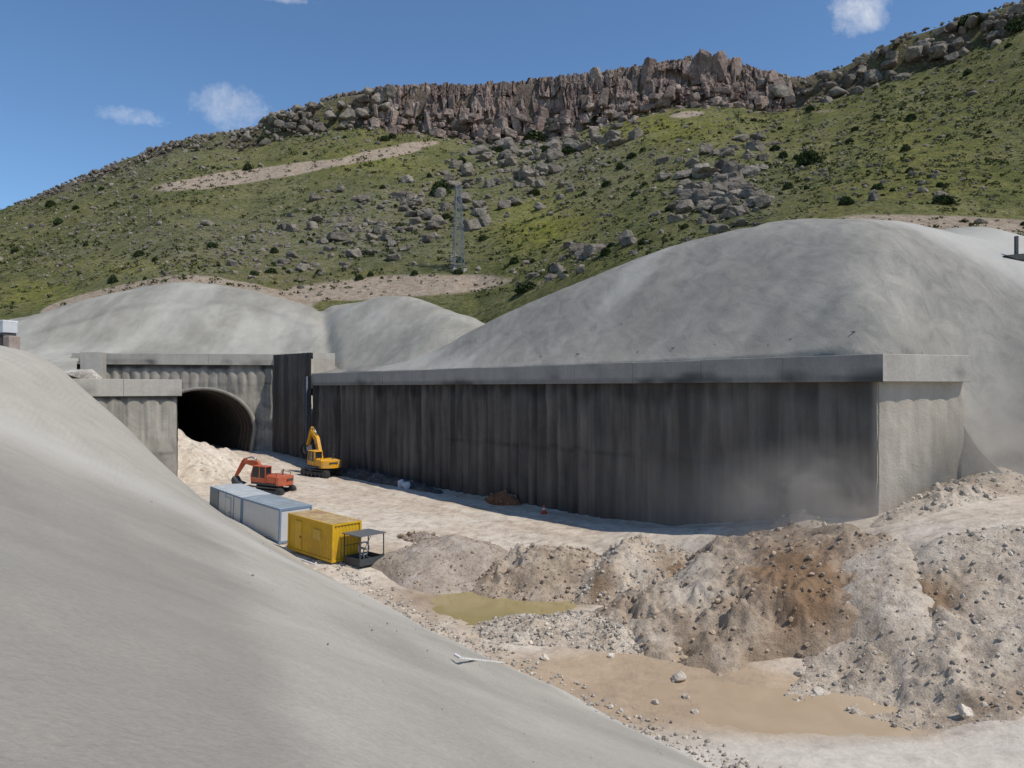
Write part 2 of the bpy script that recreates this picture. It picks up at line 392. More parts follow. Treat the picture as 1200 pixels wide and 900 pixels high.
br=np.clip(.5*np.exp(-((d+4.2+.6*np.sin(s*.16))/.45)**2)*sstep(s,-3,3)*sstep(nz,-.4,.3)+.35*np.exp(-((d+6.6+.5*np.sin(s*.12+1))/.35)**2)*sstep(s,-6,0)+.4*np.exp(-((d+1.2)/.8)**2)*sstep(s,2,6)+np.exp(-(((gx+6)/3)**2+((gy-45.5)/2.5)**2))*.7+.35*sstep(nz,.2,.6)*sstep(-gz,10.9,11.8),0,1)
gr=sstep(28.6-gy+nz*1.5,0,2.5)*.8
o=mesh_np('ground',np.stack([gx,gy,gz],-1),quads=grid_quads(*gx.shape,keep),mat=M['ground'],attrs={'mud':mud,'grey':gr,'brown':br})
tag(o,'pale trampled earth floor of the cutting with wheel ruts',None,None,'structure')
# far ground: one sheet out to the horizon under everything
o=mesh_np('terrain',[(-3000,-3000,-16),(3000,-3000,-16),(3000,4000,-16),(-3000,4000,-16)],quads=[(0,1,2,3)],mat=M['ground'],attrs={'mud':[0]*4,'grey':[0]*4,'brown':[.3]*4})
tag(o,'flat brown land around the cutting',None,None,'structure')

def water(name,cx,cy,rx,ry,rot,z,mat,label):
    n=72; vs=[(cx,cy,z)]
    for k in range(n):
        t=2*PI*k/n; r=1+.08*math.sin(3*t+1)+.05*math.sin(5*t)
        a,b=rx*r*math.cos(t),ry*r*math.sin(t)
        vs.append((cx+a*math.cos(rot)-b*math.sin(rot),cy+a*math.sin(rot)+b*math.cos(rot),z))
    o=mesh_np(name,vs,tris=[(0,1+k,1+(k+1)%n) for k in range(n)],mat=mat,smooth=False)
    return tag(o,label,None,None,'structure')
water('pond',POND[0],POND[1],5.2,4.2,-.15,-12.52,M['pond'],'murky olive pond below the brown spoil heaps')
water('puddle',PUD[0],PUD[1],9,4.0,-.12,-12.64,M['puddle'],'shallow muddy brown puddle at the foot of the grey gravel heap')

# ------------------------------------------------------------------ near shotcrete slope (left foreground)
vs_=np.concatenate([np.arange(-14,40,.30),np.arange(40,94.4,.40),[94.2]]); us_=np.concatenate([np.arange(-3,24,.30),np.arange(24,60,.8)])
uu,vv=np.meshgrid(us_,vs_)
def slope_z(u,v):
    Y=.806*v
    zt=-12.45+sstep(Y,40,82)*1.85
    k=.502+.03*sstep(v,30,52)-.022*np.exp(-((v-57)/6.)**2)
    k=k+.49*sstep(v,46,96)*sstep(u,.5,9)
    up=np.clip(u,0,None)
    z=zt+k*up+np.clip(u,None,0)*.5
    z=z+.9*np.exp(-((u-2.5)/2.5)**2)*0
    # soft crest
    cap=3.4+.5*sstep(v,70,94)
    z=np.where(z>cap-2.5, cap-2.5+2.5*(1-np.exp(-(np.maximum(z-cap+2.5,0))/2.5)), z)
    return z
zz=slope_z(uu,vv)
xx,yy=U(uu,vv)
zz=zz+.16*fbm(xx*.16,yy*.16,0,41,3)*sstep(np.hypot(xx,yy),2,9)+.03*fbm(xx*1.1,yy*1.1,0,43,3)
# low broad hollow running down the slope
hollow=np.exp(-((vv-34-.35*uu)/5.)**2)*sstep(uu,1,5)
zz=zz-.25*hollow
dp=np.clip(.34*np.exp(-((vv-32-.55*uu)/3.0)**2)*sstep(uu,0,2)*(1-sstep(uu,8,13))+.22*np.exp(-((uu-3)/1.6)**2)*sstep(fbm(xx*.12,yy*.12,0,44,3),-.1,.4),0,1)
pl=np.clip(.38*np.exp(-((vv-58.5)/2.6)**2)*sstep(uu,1,3)+.5*(1-sstep(uu+.25*fbm(xx*.6,yy*.6,0,46,3),.1,.7))+.25*sstep(fbm(xx*.1,yy*.2,0,45,3),.1,.5)*(1-sstep(uu,0,9)),0,1)  # narrow band paints the bright lip of the crease; the rest is pale concrete
ys_=np.maximum(yy,2.); ppx=CX+F*xx/ys_; ppy=HY-F*zz/ys_
stn=fbm(xx*.25,yy*.25,0,48,4)
dp=np.clip(dp*.7+.36*(1-sstep(ppx-(ppy-700)*.42-30*stn,250,330))*sstep(ppy-ppx*.3,470,560)+.16*np.exp(-((ppx-470-(ppy-760)*.8)/45)**2)*sstep(ppy,690,740)+.10*sstep(stn,.0,.5),0,1)
o=mesh_np('slope',np.stack([xx,yy,zz],-1),quads=grid_quads(*xx.shape),mat=M['slope_near'],attrs={'damp':dp,'pale':pl})
tag(o,'smooth pale grey shotcrete slope filling the left foreground',None,None,'structure')
def slope_at(px,py):                          # where a view ray meets the near slope
    lo=2.0
    for Y in np.arange(2,90,.02):
        x,y,z=P(px,py,Y); a,b=toUV(x,y)
        if z<=slope_z(a,b): return x,y,float(slope_z(a,b))
    return P(px,py,30)
# terrace behind the near slope, beside the portal
uu,vv=np.meshgrid(np.linspace(1.2,60,60),np.linspace(94.9,150,60)); xx,yy=U(uu,vv)
zz=.55+2.0*sstep(uu,9,16)+.8*sstep(vv,115,140)+.35*fbm(xx*.3,yy*.3,0,47,4)*sstep(uu,3,6)
o=mesh_np('terrace',np.stack([xx,yy,zz],-1),quads=grid_quads(*xx.shape),mat=M['slope_dome'],attrs={'damp':0*uu,'pale':.4*sstep(fbm(xx*.4,yy*.4,0,49,3),0,.4)})
tag(o,'pale concreted terrace behind the piled wing wall',None,None,'structure')

# ------------------------------------------------------------------ shotcrete slope above the long wall
rp=[]
for s in (0,6,12,20,28,36,44,52,60,70,80):
    x,y=W(s,.4); rp.append((x,y,1.8)); x,y=W(s,5); rp.append((x,y,1.75+3.4-.02*s))
    if 6<=s<=30:
        x,y=W(s,10); rp.append((x,y,8.6)); x,y=W(s,14.5); rp.append((x,y,11.8))
for t in (.1,.3,.55,.8): rp.append((21.5+6.1*t-.3,45+2.2*t+1.0,1.85))
for px,py,Y in ((900,268,71.3),(840,279,75),(780,296,79),(710,321,82),(640,351,84.6),(590,368,89),(550,384,93),(960,268,66.5),(1000,267,63.0),(1050,268,64),(1100,273,65.5),(1060,340,53.6),(1100,340,54.6),(1000,340,52.0),(1000,300,57.5),(1060,300,58.5),(1100,300,60),
                (1150,281,68),(1150,330,58.5),(1150,440,52.3),(1150,500,49.6),(1200,291,70),(1200,440,51.0),(1200,520,47.3),(1200,568,45.5),(1145,562,47.6),
                (1350,575,42),(1350,440,48),(1350,310,65),(1250,572,43.8),(1250,440,49.5),(1250,300,68),
                (1200,281,84),(1100,270,82),(1000,264,78),(900,268,80),(1350,287,84),(780,302,90),(640,362,96),
                (1200,286,77),(1100,271,73),(1350,295,75)): rp.append(P(px,py,Y))
for s,dd,z in ((55,25,5),(65,15,2),(75,20,1),(60,6,3.6),(72,6,2),(85,10,0),(30,45,14),(10,45,17.5),(50,45,8)): x,y=W(s,dd); rp.append((x,y,z))
_r=RBF(rp,.9,2.0)
ss=np.arange(-32,84,.4); dd=np.arange(.35,52,.4)
sg,dg=np.meshgrid(ss,dd); xx,yy=W(sg,dg)
zz=_r(xx,yy)
un=fbm(sg*.09,dg*.05,0,51,4)
zz=np.maximum(zz,np.where(dg<4,1.85+.22*(dg-.4)+.0*sg,-99)*np.where(sg>0,1,0)+np.where(sg>0,0,-99))
zz=zz+(.30*un+.16*fbm(sg*.35,dg*.12,0,52,3)+.05*fbm(sg*1.1,dg*.8,0,53,3))*sstep(dg,.6,3)
retd=-2.65/7.5
zz=np.where(sg>-1.5,np.minimum(zz,1.9+1.05*np.maximum(dg-.4,0)+.25*np.maximum(dg-4,0)**2),zz)
zz=np.where(dg<.36,-1.0,zz)
zz=np.where((sg<retd*dg+.75)&(dg<6.25),np.minimum(zz,-9.5),zz)
infront=(cen(sg)<retd*cen(dg)-.5)&(cen(dg)<2.5)
dp=np.clip(.42*np.exp(-((sg+3.0+.12*(dg-6))/2.0)**2)*sstep(dg,4,8)*(1-sstep(dg,17,24))+.25*sstep(fbm(sg*.22,dg*.05,0,55,3),.1,.5),0,1)
pl=np.clip(.5*sstep(dg,19,24)*(1-sstep(sg,6,16))+.3*sstep(fbm(sg*.16,dg*.06,0,56,3),.1,.5)*sstep(sg,16,30)+.22*(1-sstep(sg,-7.5,-4.5)),0,1)
o=mesh_np('slope',np.stack([xx,yy,zz],-1),quads=grid_quads(*xx.shape,~infront),mat=M['slope_right'],attrs={'damp':dp,'pale':pl})
tag(o,'broad grey shotcrete slope rising above the long dark wall',None,None,'structure')
SH=(xx.copy(),yy.copy(),zz.copy())
def sheet_z(x,y):
    q=np.argmin((SH[0]-x)**2+(SH[1]-y)**2); return float(SH[2].ravel()[q])
def right_z(x,y): return float(_r(np.array([x]),np.array([y]))[0])

# weep pipes sticking out of the sprayed slope
rgp=random.Random(8)
wm=m_plain('weep_pipe_plastic',(.06,.06,.058),.6)
for s_,d_ in ((3,2.2),(6.5,2.4),(9,2.1),(13,2.5),(17.5,2.2),(21,2.4),(27,2.2),(33,2.4),(26,6.4)):
    s_+=rgp.uniform(-.6,.6); x,y=W(s_,d_); z=sheet_z(x,y)
    mb=MB(); mb.tube([(.2,.16,.0),(-.10,-.08,-.02)],.04,8); o=mb.build('weep_pipe',wm); o.location=(x,y,z+.05); tag(o,'short dark weep pipe poking out of the grey slope above the long wall','pipe','weep pipes in the grey slope')

# ------------------------------------------------------------------ shotcrete domes over the tunnel portal
dpnt=[]
for px,Y in ((-150,104),(-50,106),(20,108),(90,109.0),(160,109.8),(240,111),(330,113.2)): dpnt.append(P(px,HY-900*4.7/Y,Y)); dpnt.append(P(px,HY-900*5.5/(Y+2.6),Y+2.6))
for px,py,Y in ((-150,392,116),(-50,386,116),(30,377,118),(75,362,122),(120,349,125),(165,339,128),(210,332,130),(255,333,131),(300,343,130),(335,356,129),(360,366,128),(378,374,127),(400,364,126),
                (440,347,126),(480,350,122),(510,357,118),(550,370,110),(590,392,104),(640,420,96),
                (390,410,113),(395,432,106),(420,437,99),(450,437,92.5),(475,436,86.5),(500,434,82.5),
                (440,390,112),(480,395,104),(510,390,99),(340,395,120),(240,372,120),(120,380,116),(60,390,114)): dpnt.append(P(px,py,Y))
for px,Y,z in ((-50,98,2.6),(20,98.5,2.2),(60,98.5,1.9),(90,98.5,1.5),(90,104,3.4),(30,104,4.0),(30,135,11),(120,140,16),(210,148,18.6),(300,148,17),(378,146,13),(440,146,17),(520,140,13),(620,120,4),(-150,130,9)): dpnt.append(((px-CX)/F*Y,Y,z))
_d=RBF(dpnt,.35,1.5)
cols=np.concatenate([np.arange(-260,0,10),np.arange(0,640,2.0)]); rows=np.concatenate([np.arange(78,118,.35),np.arange(118,159,.8)])
def dome_front(px):
    wall=58.2/(.815+(px-CX)/F)                # the long wall along this column
    return np.where(px<352,np.where(px<92,98.5,108.6+(px-20)*.0135), wall+.6)
cg,tg=np.meshgrid(cols,rows); yf=dome_front(cg); Yg=tg; tg=(Yg-yf)/(158-yf)
xx=(cg-CX)/F*Yg; zz=_d(xx,Yg)+(.55*fbm(xx*.10,Yg*.10,0,61,4)+.12*fbm(xx*.4,Yg*.3,0,62,3))*sstep(tg,.02,.1)
zz=zz-.95*np.exp(-((cg-(379+.45*(128-Yg)))/9.)**2)*sstep(tg,.0,.12)
pyd=HY-F*zz/Yg; cre=np.interp(cg,[30,75,120,165,210,255,300,335,360],[392,379,367,358,352,353,361,371,380])+4*fbm(xx*.2,0*xx,0,66,3)
dp=np.clip(.42*np.exp(-((pyd-cre)/2.6)**2)*(1-sstep(cg,355,385))*sstep(cg,20,60)+.18*np.exp(-((pyd-cre+9)/7.)**2)*(1-sstep(cg,355,385))+.30*sstep(fbm(xx*.35,Yg*.02,0,67,3),.1,.45)*sstep(zz,6,10)+.25*sstep(fbm(xx*.2,Yg*.06,0,63,3),.1,.5),0,1)  # thin dark line paints the crease shade below the crest; the rest is stains
pl=np.clip(.22*sstep(fbm(xx*.15,Yg*.12,0,65,4),0,.45),0,1)
keep=cen(Yg)>cen(yf)
o=mesh_np('slope',np.stack([xx,Yg,zz],-1),quads=grid_quads(*xx.shape,keep),mat=M['slope_dome'],attrs={'damp':dp,'pale':pl})
tag(o,'two rounded pale shotcrete slopes above the tunnel portal',None,None,'structure')

# ------------------------------------------------------------------ the hill
SK=[(-700,470),(-450,400),(-250,330),(-100,275),(0,245),(40,230),(75,214),(140,188),(200,165),(250,156),(290,150),(330,131),(390,113),(460,101),(520,100),(560,100),(640,94),(700,86),(760,76),(800,69),(830,66),(860,72),(900,86),(940,92),(980,80),(1010,66),(1050,45),(1090,32),(1130,19),(1165,10),(1200,0),(1350,-50),(1600,-90),(1900,-60)]
FR=[(-700,440),(-150,385),(0,370),(60,362),(120,349),(210,326),(300,340),(350,352),(440,352),(560,350),(620,343),(700,315),(780,292),(900,266),(1000,263),(1100,268),(1200,277),(1350,288),(1900,330)]
YF=[(-700,150),(0,137),(210,142),(350,142),(470,140),(560,134),(640,118),(700,108),(780,96),(900,86),(1000,83),(1200,87),(1350,88),(1900,95)]
YR=[(-700,330),(0,330),(300,330),(640,318),(860,300),(1000,282),(1200,258),(1350,250),(1900,240)]
DH=[(-700,0),(0,2),(75,8),(200,14),(290,22),(330,30),(420,42),(480,52),(560,60),(640,66),(700,58),(760,52),(830,50),(900,46),(950,34),(1000,36),(1060,44),(1130,44),(1180,34),(1260,20),(1900,10)]
ip=lambda T,x:np.interp(x,[a for a,_ in T],[b for _,b in T])
def hill_pt(px,t,noise=True):
    px=np.asarray(px,float); t=np.asarray(t,float)
    yf,yr=ip(YF,px),ip(YR,px); zf=(HY-ip(FR,px))/F*yf; zr=(HY-ip(SK,px))/F*yr
    dh=ip(DH,px); yc=yr-9; zc=(HY-ip(SK,px)-dh)/F*yc
    tc=.84                                    # below tc the slope, tc..1 the crags, above 1 the far side
    q=np.clip(t/tc,0,1); Y1=yf+(yc-yf)*q; bow=.07*np.sin(q*PI)*(zc-zf)
    z1=zf+(zc-zf)*q-bow
    q2=np.clip((t-tc)/(1-tc),0,1); Y2=yc+(yr-yc)*q2; z2=zc+(zr-1.2-zc)*sstep(q2,0,.9)
    q3=np.clip(t-1,0,1); q0=np.clip(-t,0,1)
    Y=np.where(t<tc,Y1,Y2)+q3*250-q0*20; z=np.where(t<tc,z1,z2)-q3*60-q0*10
    x=(px-CX)/F*Y
    if noise:
        am=sstep(t,-.02,.06)
        z=z+am*(2.0*fbm(x*.03,Y*.03,0,71,4)+.55*fbm(x*.16,Y*.16,0,72,3))*(1-.6*sstep(t,.80,.9))
    return x,Y,z
hc=np.concatenate([np.arange(-700,-150,14),np.arange(-150,1350,2.2),np.arange(1350,1901,14)])
ht=np.concatenate([np.linspace(-1,-.02,8),np.linspace(0,.84,300),np.linspace(.845,1,24),np.linspace(1.04,2,10)])
cg,tg=np.meshgrid(hc,ht); hx,hy,hz=hill_pt(cg,tg)
hz=hz+.16*fbm(hx*.8,hy*.8,0,73,2)
pyg=HY-F*hz/hy
def gs(px,py,cx,cy,rx,ry,rot=0):
    dx,dy=px-cx,py-cy; a=dx*math.cos(rot)+dy*math.sin(rot); b=-dx*math.sin(rot)+dy*math.cos(rot)
    return np.exp(-(a/rx)**2-(b/ry)**2)
n1=fbm(hx*.08,hy*.08,0,74,4)
dirt=(1.6*gs(cg,pyg,270,209,85,8,-.14)+1.3*gs(cg,pyg,345,197,50,5,-.12)+1.5*gs(cg,pyg,455,178,60,7,-.2)+.8*gs(cg,pyg,805,134,30,5,-.1)
      +.0*cg+1.3*gs(cg,pyg,490,334,140,13,-.03)+.9*gs(cg,pyg,380,345,60,8)+1.4*gs(cg,pyg,1130,263,160,9,.05)+.7*gs(cg,pyg,965,130,35,6)+.6*gs(cg,pyg,820,200,20,4)
      +1.3*np.exp(-((pyg-np.interp(cg,[20,75,120,165,210,255,300,335,360],[375,358,346,336,328,331,339,352,360]))/7.)**2)*sstep(cg,30,70)*(1-sstep(cg,340,385)))
dirt=np.clip(dirt*(1+.5*n1),0,1)
yel=np.clip(.95*gs(cg,pyg,630,262,55,32)+.8*gs(cg,pyg,160,312,60,10)+.7*gs(cg,pyg,780,150,70,18)+.5*gs(cg,pyg,440,190,60,12)+.7*gs(cg,pyg,40,338,40,7)+.3*gs(cg,pyg,1080,190,120,60)+.5*gs(cg,pyg,60,352,80,8)+.3*sstep(n1,.1,.5),0,1)
sto=np.clip(.7*gs(cg,pyg,430,265,120,45)+.6*gs(cg,pyg,640,190,90,40)+.5*gs(cg,pyg,850,230,70,45)+.5*gs(cg,pyg,230,290,130,40)+.5*gs(cg,pyg,200,180,180,22,-.3)+.35*sstep(n1,-.1,.4),0,1)
rky=np.clip(sstep(tg,.80,.87)*(.45+.9*np.interp(cg,[380,450,900,950],[0,1,1,0])+.9*n1),0,1)*(1-.7*sstep(tg,1.03,1.1))
o=mesh_np('hill',np.stack([hx,hy,hz],-1),quads=grid_quads(*cg.shape),mat=M['hill'],attrs={'dirt':dirt,'yellow':yel,'stony':sto,'rocky':rky})
tag(o,'long green hillside with a rocky crest under blue sky',None,None,'structure')
def hill_at(px,py):
    ts=np.linspace(0,.99,400); x,y,z=hill_pt(np.full(400,float(px)),ts); p=HY-F*z/y
    i=int(np.argmax(p<=py)) if (p<=py).any() else 399
    return float(x[i]),float(y[i]),float(z[i])

# ------------------------------------------------------------------ rocks
def ico(sub):
    import bmesh
    bm=bmesh.new(); bmesh.ops.create_icosphere(bm,subdivisions=sub,radius=1)
    V=np.array([v.co[:] for v in bm.verts]); T=np.array([[v.index for v in f.verts] for f in bm.faces]); bm.free(); return V,T
ICO={k:ico(k) for k in (1,2,3,4)}
def rock_shape(rng,sub,blocky=False,k=14):
    V,T=ICO[sub]
    if blocky:
        ns=np.array([(1,0,0),(-1,0,0),(0,1,0),(0,-1,0),(0,0,1),(0,0,-1)],float)+rng.normal(0,.16,(6,3))
        ex=rng.normal(0,1,(7,3)); ns=np.concatenate([ns,ex]); dd=np.concatenate([rng.uniform(.6,.85,6),rng.uniform(.85,1.05,7)])
    else:
        ns=rng.normal(0,1,(k,3)); dd=rng.uniform(.62,.98,k)
    ns/=np.linalg.norm(ns,axis=1)[:,None]
    dots=V@ns.T; r=np.where(dots>.05,dd/np.maximum(dots,.05),9).min(1); r=np.minimum(r,1.25)
    sd=int(rng.integers(1,9999))
    r=r*(1+.07*fbm(V[:,0]*2.3,V[:,1]*2.3,V[:,2]*2.3,sd,3))
    return V*r[:,None],T
def rotm(rng,tilt=.3):
    a=rng.uniform(0,2*PI); b,c=rng.normal(0,tilt,2)
    rz=np.array([[math.cos(a),-math.sin(a),0],[math.sin(a),math.cos(a),0],[0,0,1]])
    rx=np.array([[1,0,0],[0,math.cos(b),-math.sin(b)],[0,math.sin(b),math.cos(b)]])
    ry=np.array([[math.cos(c),0,math.sin(c)],[0,1,0],[-math.sin(c),0,math.cos(c)]])
    return rz@rx@ry
def rock_mass(pts,scales,variants,rng,tilt=.4):
    Vs=[];Ts=[];Tn=[];b=0
    for p,sc in zip(pts,scales):
        V,T=variants[int(rng.integers(len(variants)))]
        w=(V*np.asarray(sc))@rotm(rng,tilt).T+np.asarray(p)
        Vs.append(w);Ts.append(T+b);Tn.append(np.full(len(V),np.clip(rng.normal(.5,.22),0,1)));b+=len(V)
    return np.concatenate(Vs),np.concatenate(Ts),np.concatenate(Tn)
small_var=[rock_shape(RNG,1,k=8) for _ in range(8)]
mid_var=[rock_shape(RNG,2,k=11) for _ in range(8)]
# --- cliff: broken blocks standing along the crest
def block_shape(rng,k_extra):
    V,T=ICO[3]
    ns=np.array([(1,0,0),(-1,0,0),(0,1,0),(0,-1,0),(0,0,1),(0,0,-1)],float)+rng.normal(0,.13,(6,3))
    ex=rng.normal(0,1,(k_extra,3)); ns=np.concatenate([ns,ex]); dd=np.concatenate([rng.uniform(.62,.8,6),rng.uniform(.8,1.05,k_extra)])
    ns/=np.linalg.norm(ns,axis=1)[:,None]; dots=V@ns.T
    r=np.minimum(np.where(dots>.05,dd/np.maximum(dots,.05),9).min(1),1.3); sd_=int(rng.integers(1,9999))
    return V*(r*(1+.05*fbm(V[:,0]*3,V[:,1]*3,V[:,2]*3,sd_,3)))[:,None],T
blk=[block_shape(RNG,3) for _ in range(12)]; rnd=[rock_shape(RNG,3,i%3==0,12) for i in range(12)]
rg=np.random.default_rng(5); main_=[[],[]]; side_=[[],[]]
def crag(px,f,wpx,hpx,yoff=0,main=True):
    yr=float(ip(YR,px)); dh=float(ip(DH,px)); sk=float(ip(SK,px))
    Y=yr-10+9*f+yoff; py=sk+dh*(1-f); x,y,z=P(px,py,Y); k=Y/F; L_=main_ if main else side_
    L_[0].append((x,y,z)); L_[1].append((wpx*k,wpx*k*rg.uniform(.7,1.3),hpx*k))
cl=lambda px:float(np.interp(px,[415,470,880,935],[0,1,1,0]))
def cell(x,y,seed):
    ix,iy=np.floor(x),np.floor(y); best=np.full(x.shape,9e9); val=np.zeros(x.shape)
    for a in (-1,0,1):
        for b in (-1,0,1):
            jx,jy=ix+a,iy+b; px_=jx+.15+.7*_h(jx,jy,0*jx,seed); py_=jy+.15+.7*_h(jx,jy,0*jx,seed+1)
            d_=(x-px_)**2+(y-py_)**2; m_=d_<best; best=np.where(m_,d_,best); val=np.where(m_,_h(jx,jy,0*jx,seed+2),val)
    return val
cx_=np.arange(405,960,.42); cf_=np.linspace(-.15,1.02,96); cg,fg=np.meshgrid(cx_,cf_)
wx=cg+2.2*fbm(cg*.07,fg*3,0,301,3); wf=fg+.05*fbm(cg*.05,fg*3,0,302,3)
yr=ip(YR,cg); dh=ip(DH,cg)*(.96+.05*cell(cg/9,0*cg,311)+.05*cell(cg/3.5,0*cg,314)); sk=ip(SK,cg)+ip(DH,cg)-dh
off=5.5*(cell(wx/15,wf*1.3,321)-.5)+3.6*(cell(wx/6.5,wf*2.6,331)-.5)+1.0*(cell(wx/3.4,wf*5,341)-.5)+.45*fbm(cg*.4,fg*10,0,351,3)
led=np.floor(wf*3.2+1.2*cell(wx/22,0*wx,361))/3.2                       # ledges stepping back
Y=yr-9.5+7*(.35*fg+.65*np.clip(led,0,1))+off*np.clip(cl(0) if False else 1,0,1)
edge=sstep(cg,405,440)*(1-sstep(cg,915,955)); Y=Y+(1-edge)*7
py=sk+dh*(1-fg); Z=-(py-HY)/F*Y
tn=np.clip(.5+.55*(cell(wx/6.5,wf*2.6,371)-.5)+.3*(cell(wx/2.8,wf*6,372)-.5),0,1)
o=mesh_np('cliff',np.stack([(cg-CX)/F*Y,Y,Z],-1),quads=grid_quads(*cg.shape),mat=M['cliff'],smooth=False,attrs={'tone':tn}); tag(o,'continuous fractured reddish brown rock face along the crest of the hill',None,None,'structure')
px=425.
while px<930:                                     # blocks standing free of the face
    dh=float(ip(DH,px)); w=2.5+9*rg.random()**1.8
    if rg.random()<.35:
        h=dh*rg.uniform(.2,.55); f=rg.uniform(.15,.96-.4*h/dh); crag(px+w,f,w*.75,h*.6,rg.normal(-2.5,1.5))
    px+=w*rg.uniform(.9,1.8)
for i in range(1500):                              # fallen and broken blocks in front of and between the columns
    px=rg.uniform(425,935); dh=float(ip(DH,px))
    if rg.random()>.15+.85*cl(px): continue
    f=rg.random()**2.2*.7-.28; wp=.8+8*rg.random()**3.2
    crag(px,f,wp,wp*rg.uniform(.5,1.1),rg.normal(-2,2.2))
for i in range(2600):                             # boulder crest to both sides
    px=rg.uniform(20,1225); dh=float(ip(DH,px))
    if rg.random()<cl(px) or vnoise(px*.035,0,0,7)+vnoise(px*.11,3,0,8)*.6<rg.uniform(-1.5,.35): continue
    f=rg.uniform(-.3,.98)
    if f<.3 and rg.random()<.55: continue
    wp=1.0+(dh*.22)*rg.random()**3.0; wp=min(wp,10); hp=wp*rg.uniform(.6,1.05); f=min(f,1-.4*hp/max(dh,4)); crag(px,f,wp,hp,rg.normal(-1,1.5),False)
for i in range(420):                             # skyline stones
    px=rg.uniform(10,1225); dh=float(ip(DH,px)); wp=rg.uniform(.9,1.5+dh*.06)
    if rg.random()<.4+.5*cl(px): continue
    crag(px,1-.25*wp/max(dh,4),wp,wp*rg.uniform(.6,1.1),2,cl(px)>.5)
for px,w,h in ((815,8,22),(826,11,25),(843,12,23),(862,8,17),(700,9,17),(760,9,19),(905,9,11)): crag(px,1-.52*h/float(ip(DH,px)),w,h,-2.5)
V,T,tn=rock_mass(main_[0],main_[1],blk,rg,.16)
o=mesh_np('crags',V,tris=T,mat=M['cliff'],smooth=False,attrs={'tone':tn}); tag(o,'reddish brown blocks broken from the rock face along the crest',None,None,'structure')
V,T,tn=rock_mass(side_[0],side_[1],rnd,rg,.3)
o=mesh_np('crags',V,tris=T,mat=M['rock'],smooth=False,attrs={'tone':tn}); tag(o,'grey boulder crags along both ends of the crest',None,None,'structure')

# --- boulders on the hillside, biggest as single things
BV=[]
for i in range(10):
    V,T=rock_shape(RNG,4 if i<4 else 3,i%2==0,13)
    me_o=mesh_np('boulder',V,tris=T,mat=M['rock'],smooth=False,attrs={'tone':np.full(len(V),RNG.uniform(.3,.9))}); BV.append(me_o.data); C.objects.unlink(me_o); bpy.data.objects.remove(me_o)
fields=[  # px,py,rx,ry,count,size px lo,hi
 (430,265,85,35,120,3,11),(600,200,60,45,200,3,12),(640,165,75,24,190,3,13),(500,235,60,30,70,4,12),(855,215,48,38,170,3,15),(825,235,40,26,60,5,17),(900,165,60,40,80,2,6),(960,190,40,30,60,2,6),
 (230,285,130,35,140,2,6.5),(320,300,70,22,50,3,9),(690,298,35,12,36,4,13),(640,320,40,12,26,4,10),(1070,215,110,25,70,2,8),(1100,120,90,60,70,1.5,5),(170,200,110,28,110,2,6),(100,260,90,40,90,1.5,5),(700,230,60,40,60,1.5,6),(350,320,60,12,24,4,9),
 (560,310,60,14,20,3,7),(740,200,60,50,50,1.5,6),(1040,140,120,70,70,1.5,5),(400,160,80,14,50,2,6),(60,310,70,20,60,1.5,4),(480,140,120,12,60,3,8),(780,290,50,8,20,4,8)]
hero=[ # px, py(base centre), width px, height px, label
 (820,238,20,16,'big dark split boulder, the roundest one above the crest of the grey slope'),
 (886,242,19,15,'rounded grey boulder just right of the dark split boulder'),
 (695,298,22,16,'large pale boulder perched where the grey slope meets the grass'),
 (513,264,17,12,'squarish pale boulder immediately left of the lattice pylon'),
 (560,252,16,10,'flat pale boulder just right of the lattice pylon'),
 (272,312,11,10,'upright pale boulder above the brown rim of the portal slope'),
 (395,282,20,9,'long slanting grey slab boulder left of the pylon'),
 (366,268,13,9,'dark grey boulder at the left end of the slanting slab'),
 (243,264,14,7,'low broad boulder in the stony patch on the left hillside'),
 (1104,234,14,9,'low blackish boulder beside the round shrubs on the right hillside'),
 (1023,236,11,10,'round grey boulder in the small clump low on the right hillside'),
 (832,205,24,8,'flat topped rock shelf above the dark split boulder'),
 (735,132,20,12,'dark brown boulder at the foot of the cliff beside the grass'),
 (596,176,15,11,'grey boulder at the top of the rubble chute below the cliff'),
 (1139,112,10,6,'lone pale boulder on the open grass of the upper right hillside'),
 (435,298,14,6,'pale flat boulder low in the stony field left of the pylon'),
 (657,233,9,6,'lone pale boulder on the grass right of the yellow flowers'),
 (1170,45,18,12,'rounded tan crag boulder near the top right crest'),
 (1085,62,18,14,'tall grey crag boulder under the right hand crest'),
 (610,338,10,8,'pale boulder at the right end of the brown earth strip'),
 (1149,262,11,7,'grey boulder on the brown earth strip at right'),
]
def put_boulder(px,py,w,h,label,group=None,yaw=None,tilt=.2):
    x,y,z=hill_at(px,py); k=y/F
    o=bpy.data.objects.new('boulder',BV[random.randrange(len(BV))]); C.objects.link(o)
    o.location=(x,y,z+h*k*.18); o.scale=(w*k*.56,w*k*.5,h*k*.62)
    o.rotation_euler=(random.gauss(0,tilt),random.gauss(0,tilt),random.uniform(0,6.28))
    tag(o,label,'boulder',group or 'boulders on the hillside'); return o
for px,py,w,h,l in hero: put_boulder(px,py,w*1.15,h*1.2,l,tilt=.1)
cand=[]
rg=np.random.default_rng(23)
for fx,fy,rx,ry,n,a,b in fields:
    for i in range(n):
        px,py=fx+rg.normal(0,.6)*rx,fy+rg.normal(0,.6)*ry
        if not(-20<px<1230): continue
        if py>ip(FR,px)-2 or py<ip(SK,px)+ip(DH,px)*.7: continue
        sz=a+(b-a)*rg.random()**2.2; cand.append((sz*rg.uniform(.85,1.15),px,py))
for i in range(420):
    px=rg.uniform(-10,1220); py=rg.uniform(ip(SK,px)+ip(DH,px),ip(FR,px)-2); cand.append((rg.uniform(1.2,3.6),px,py))
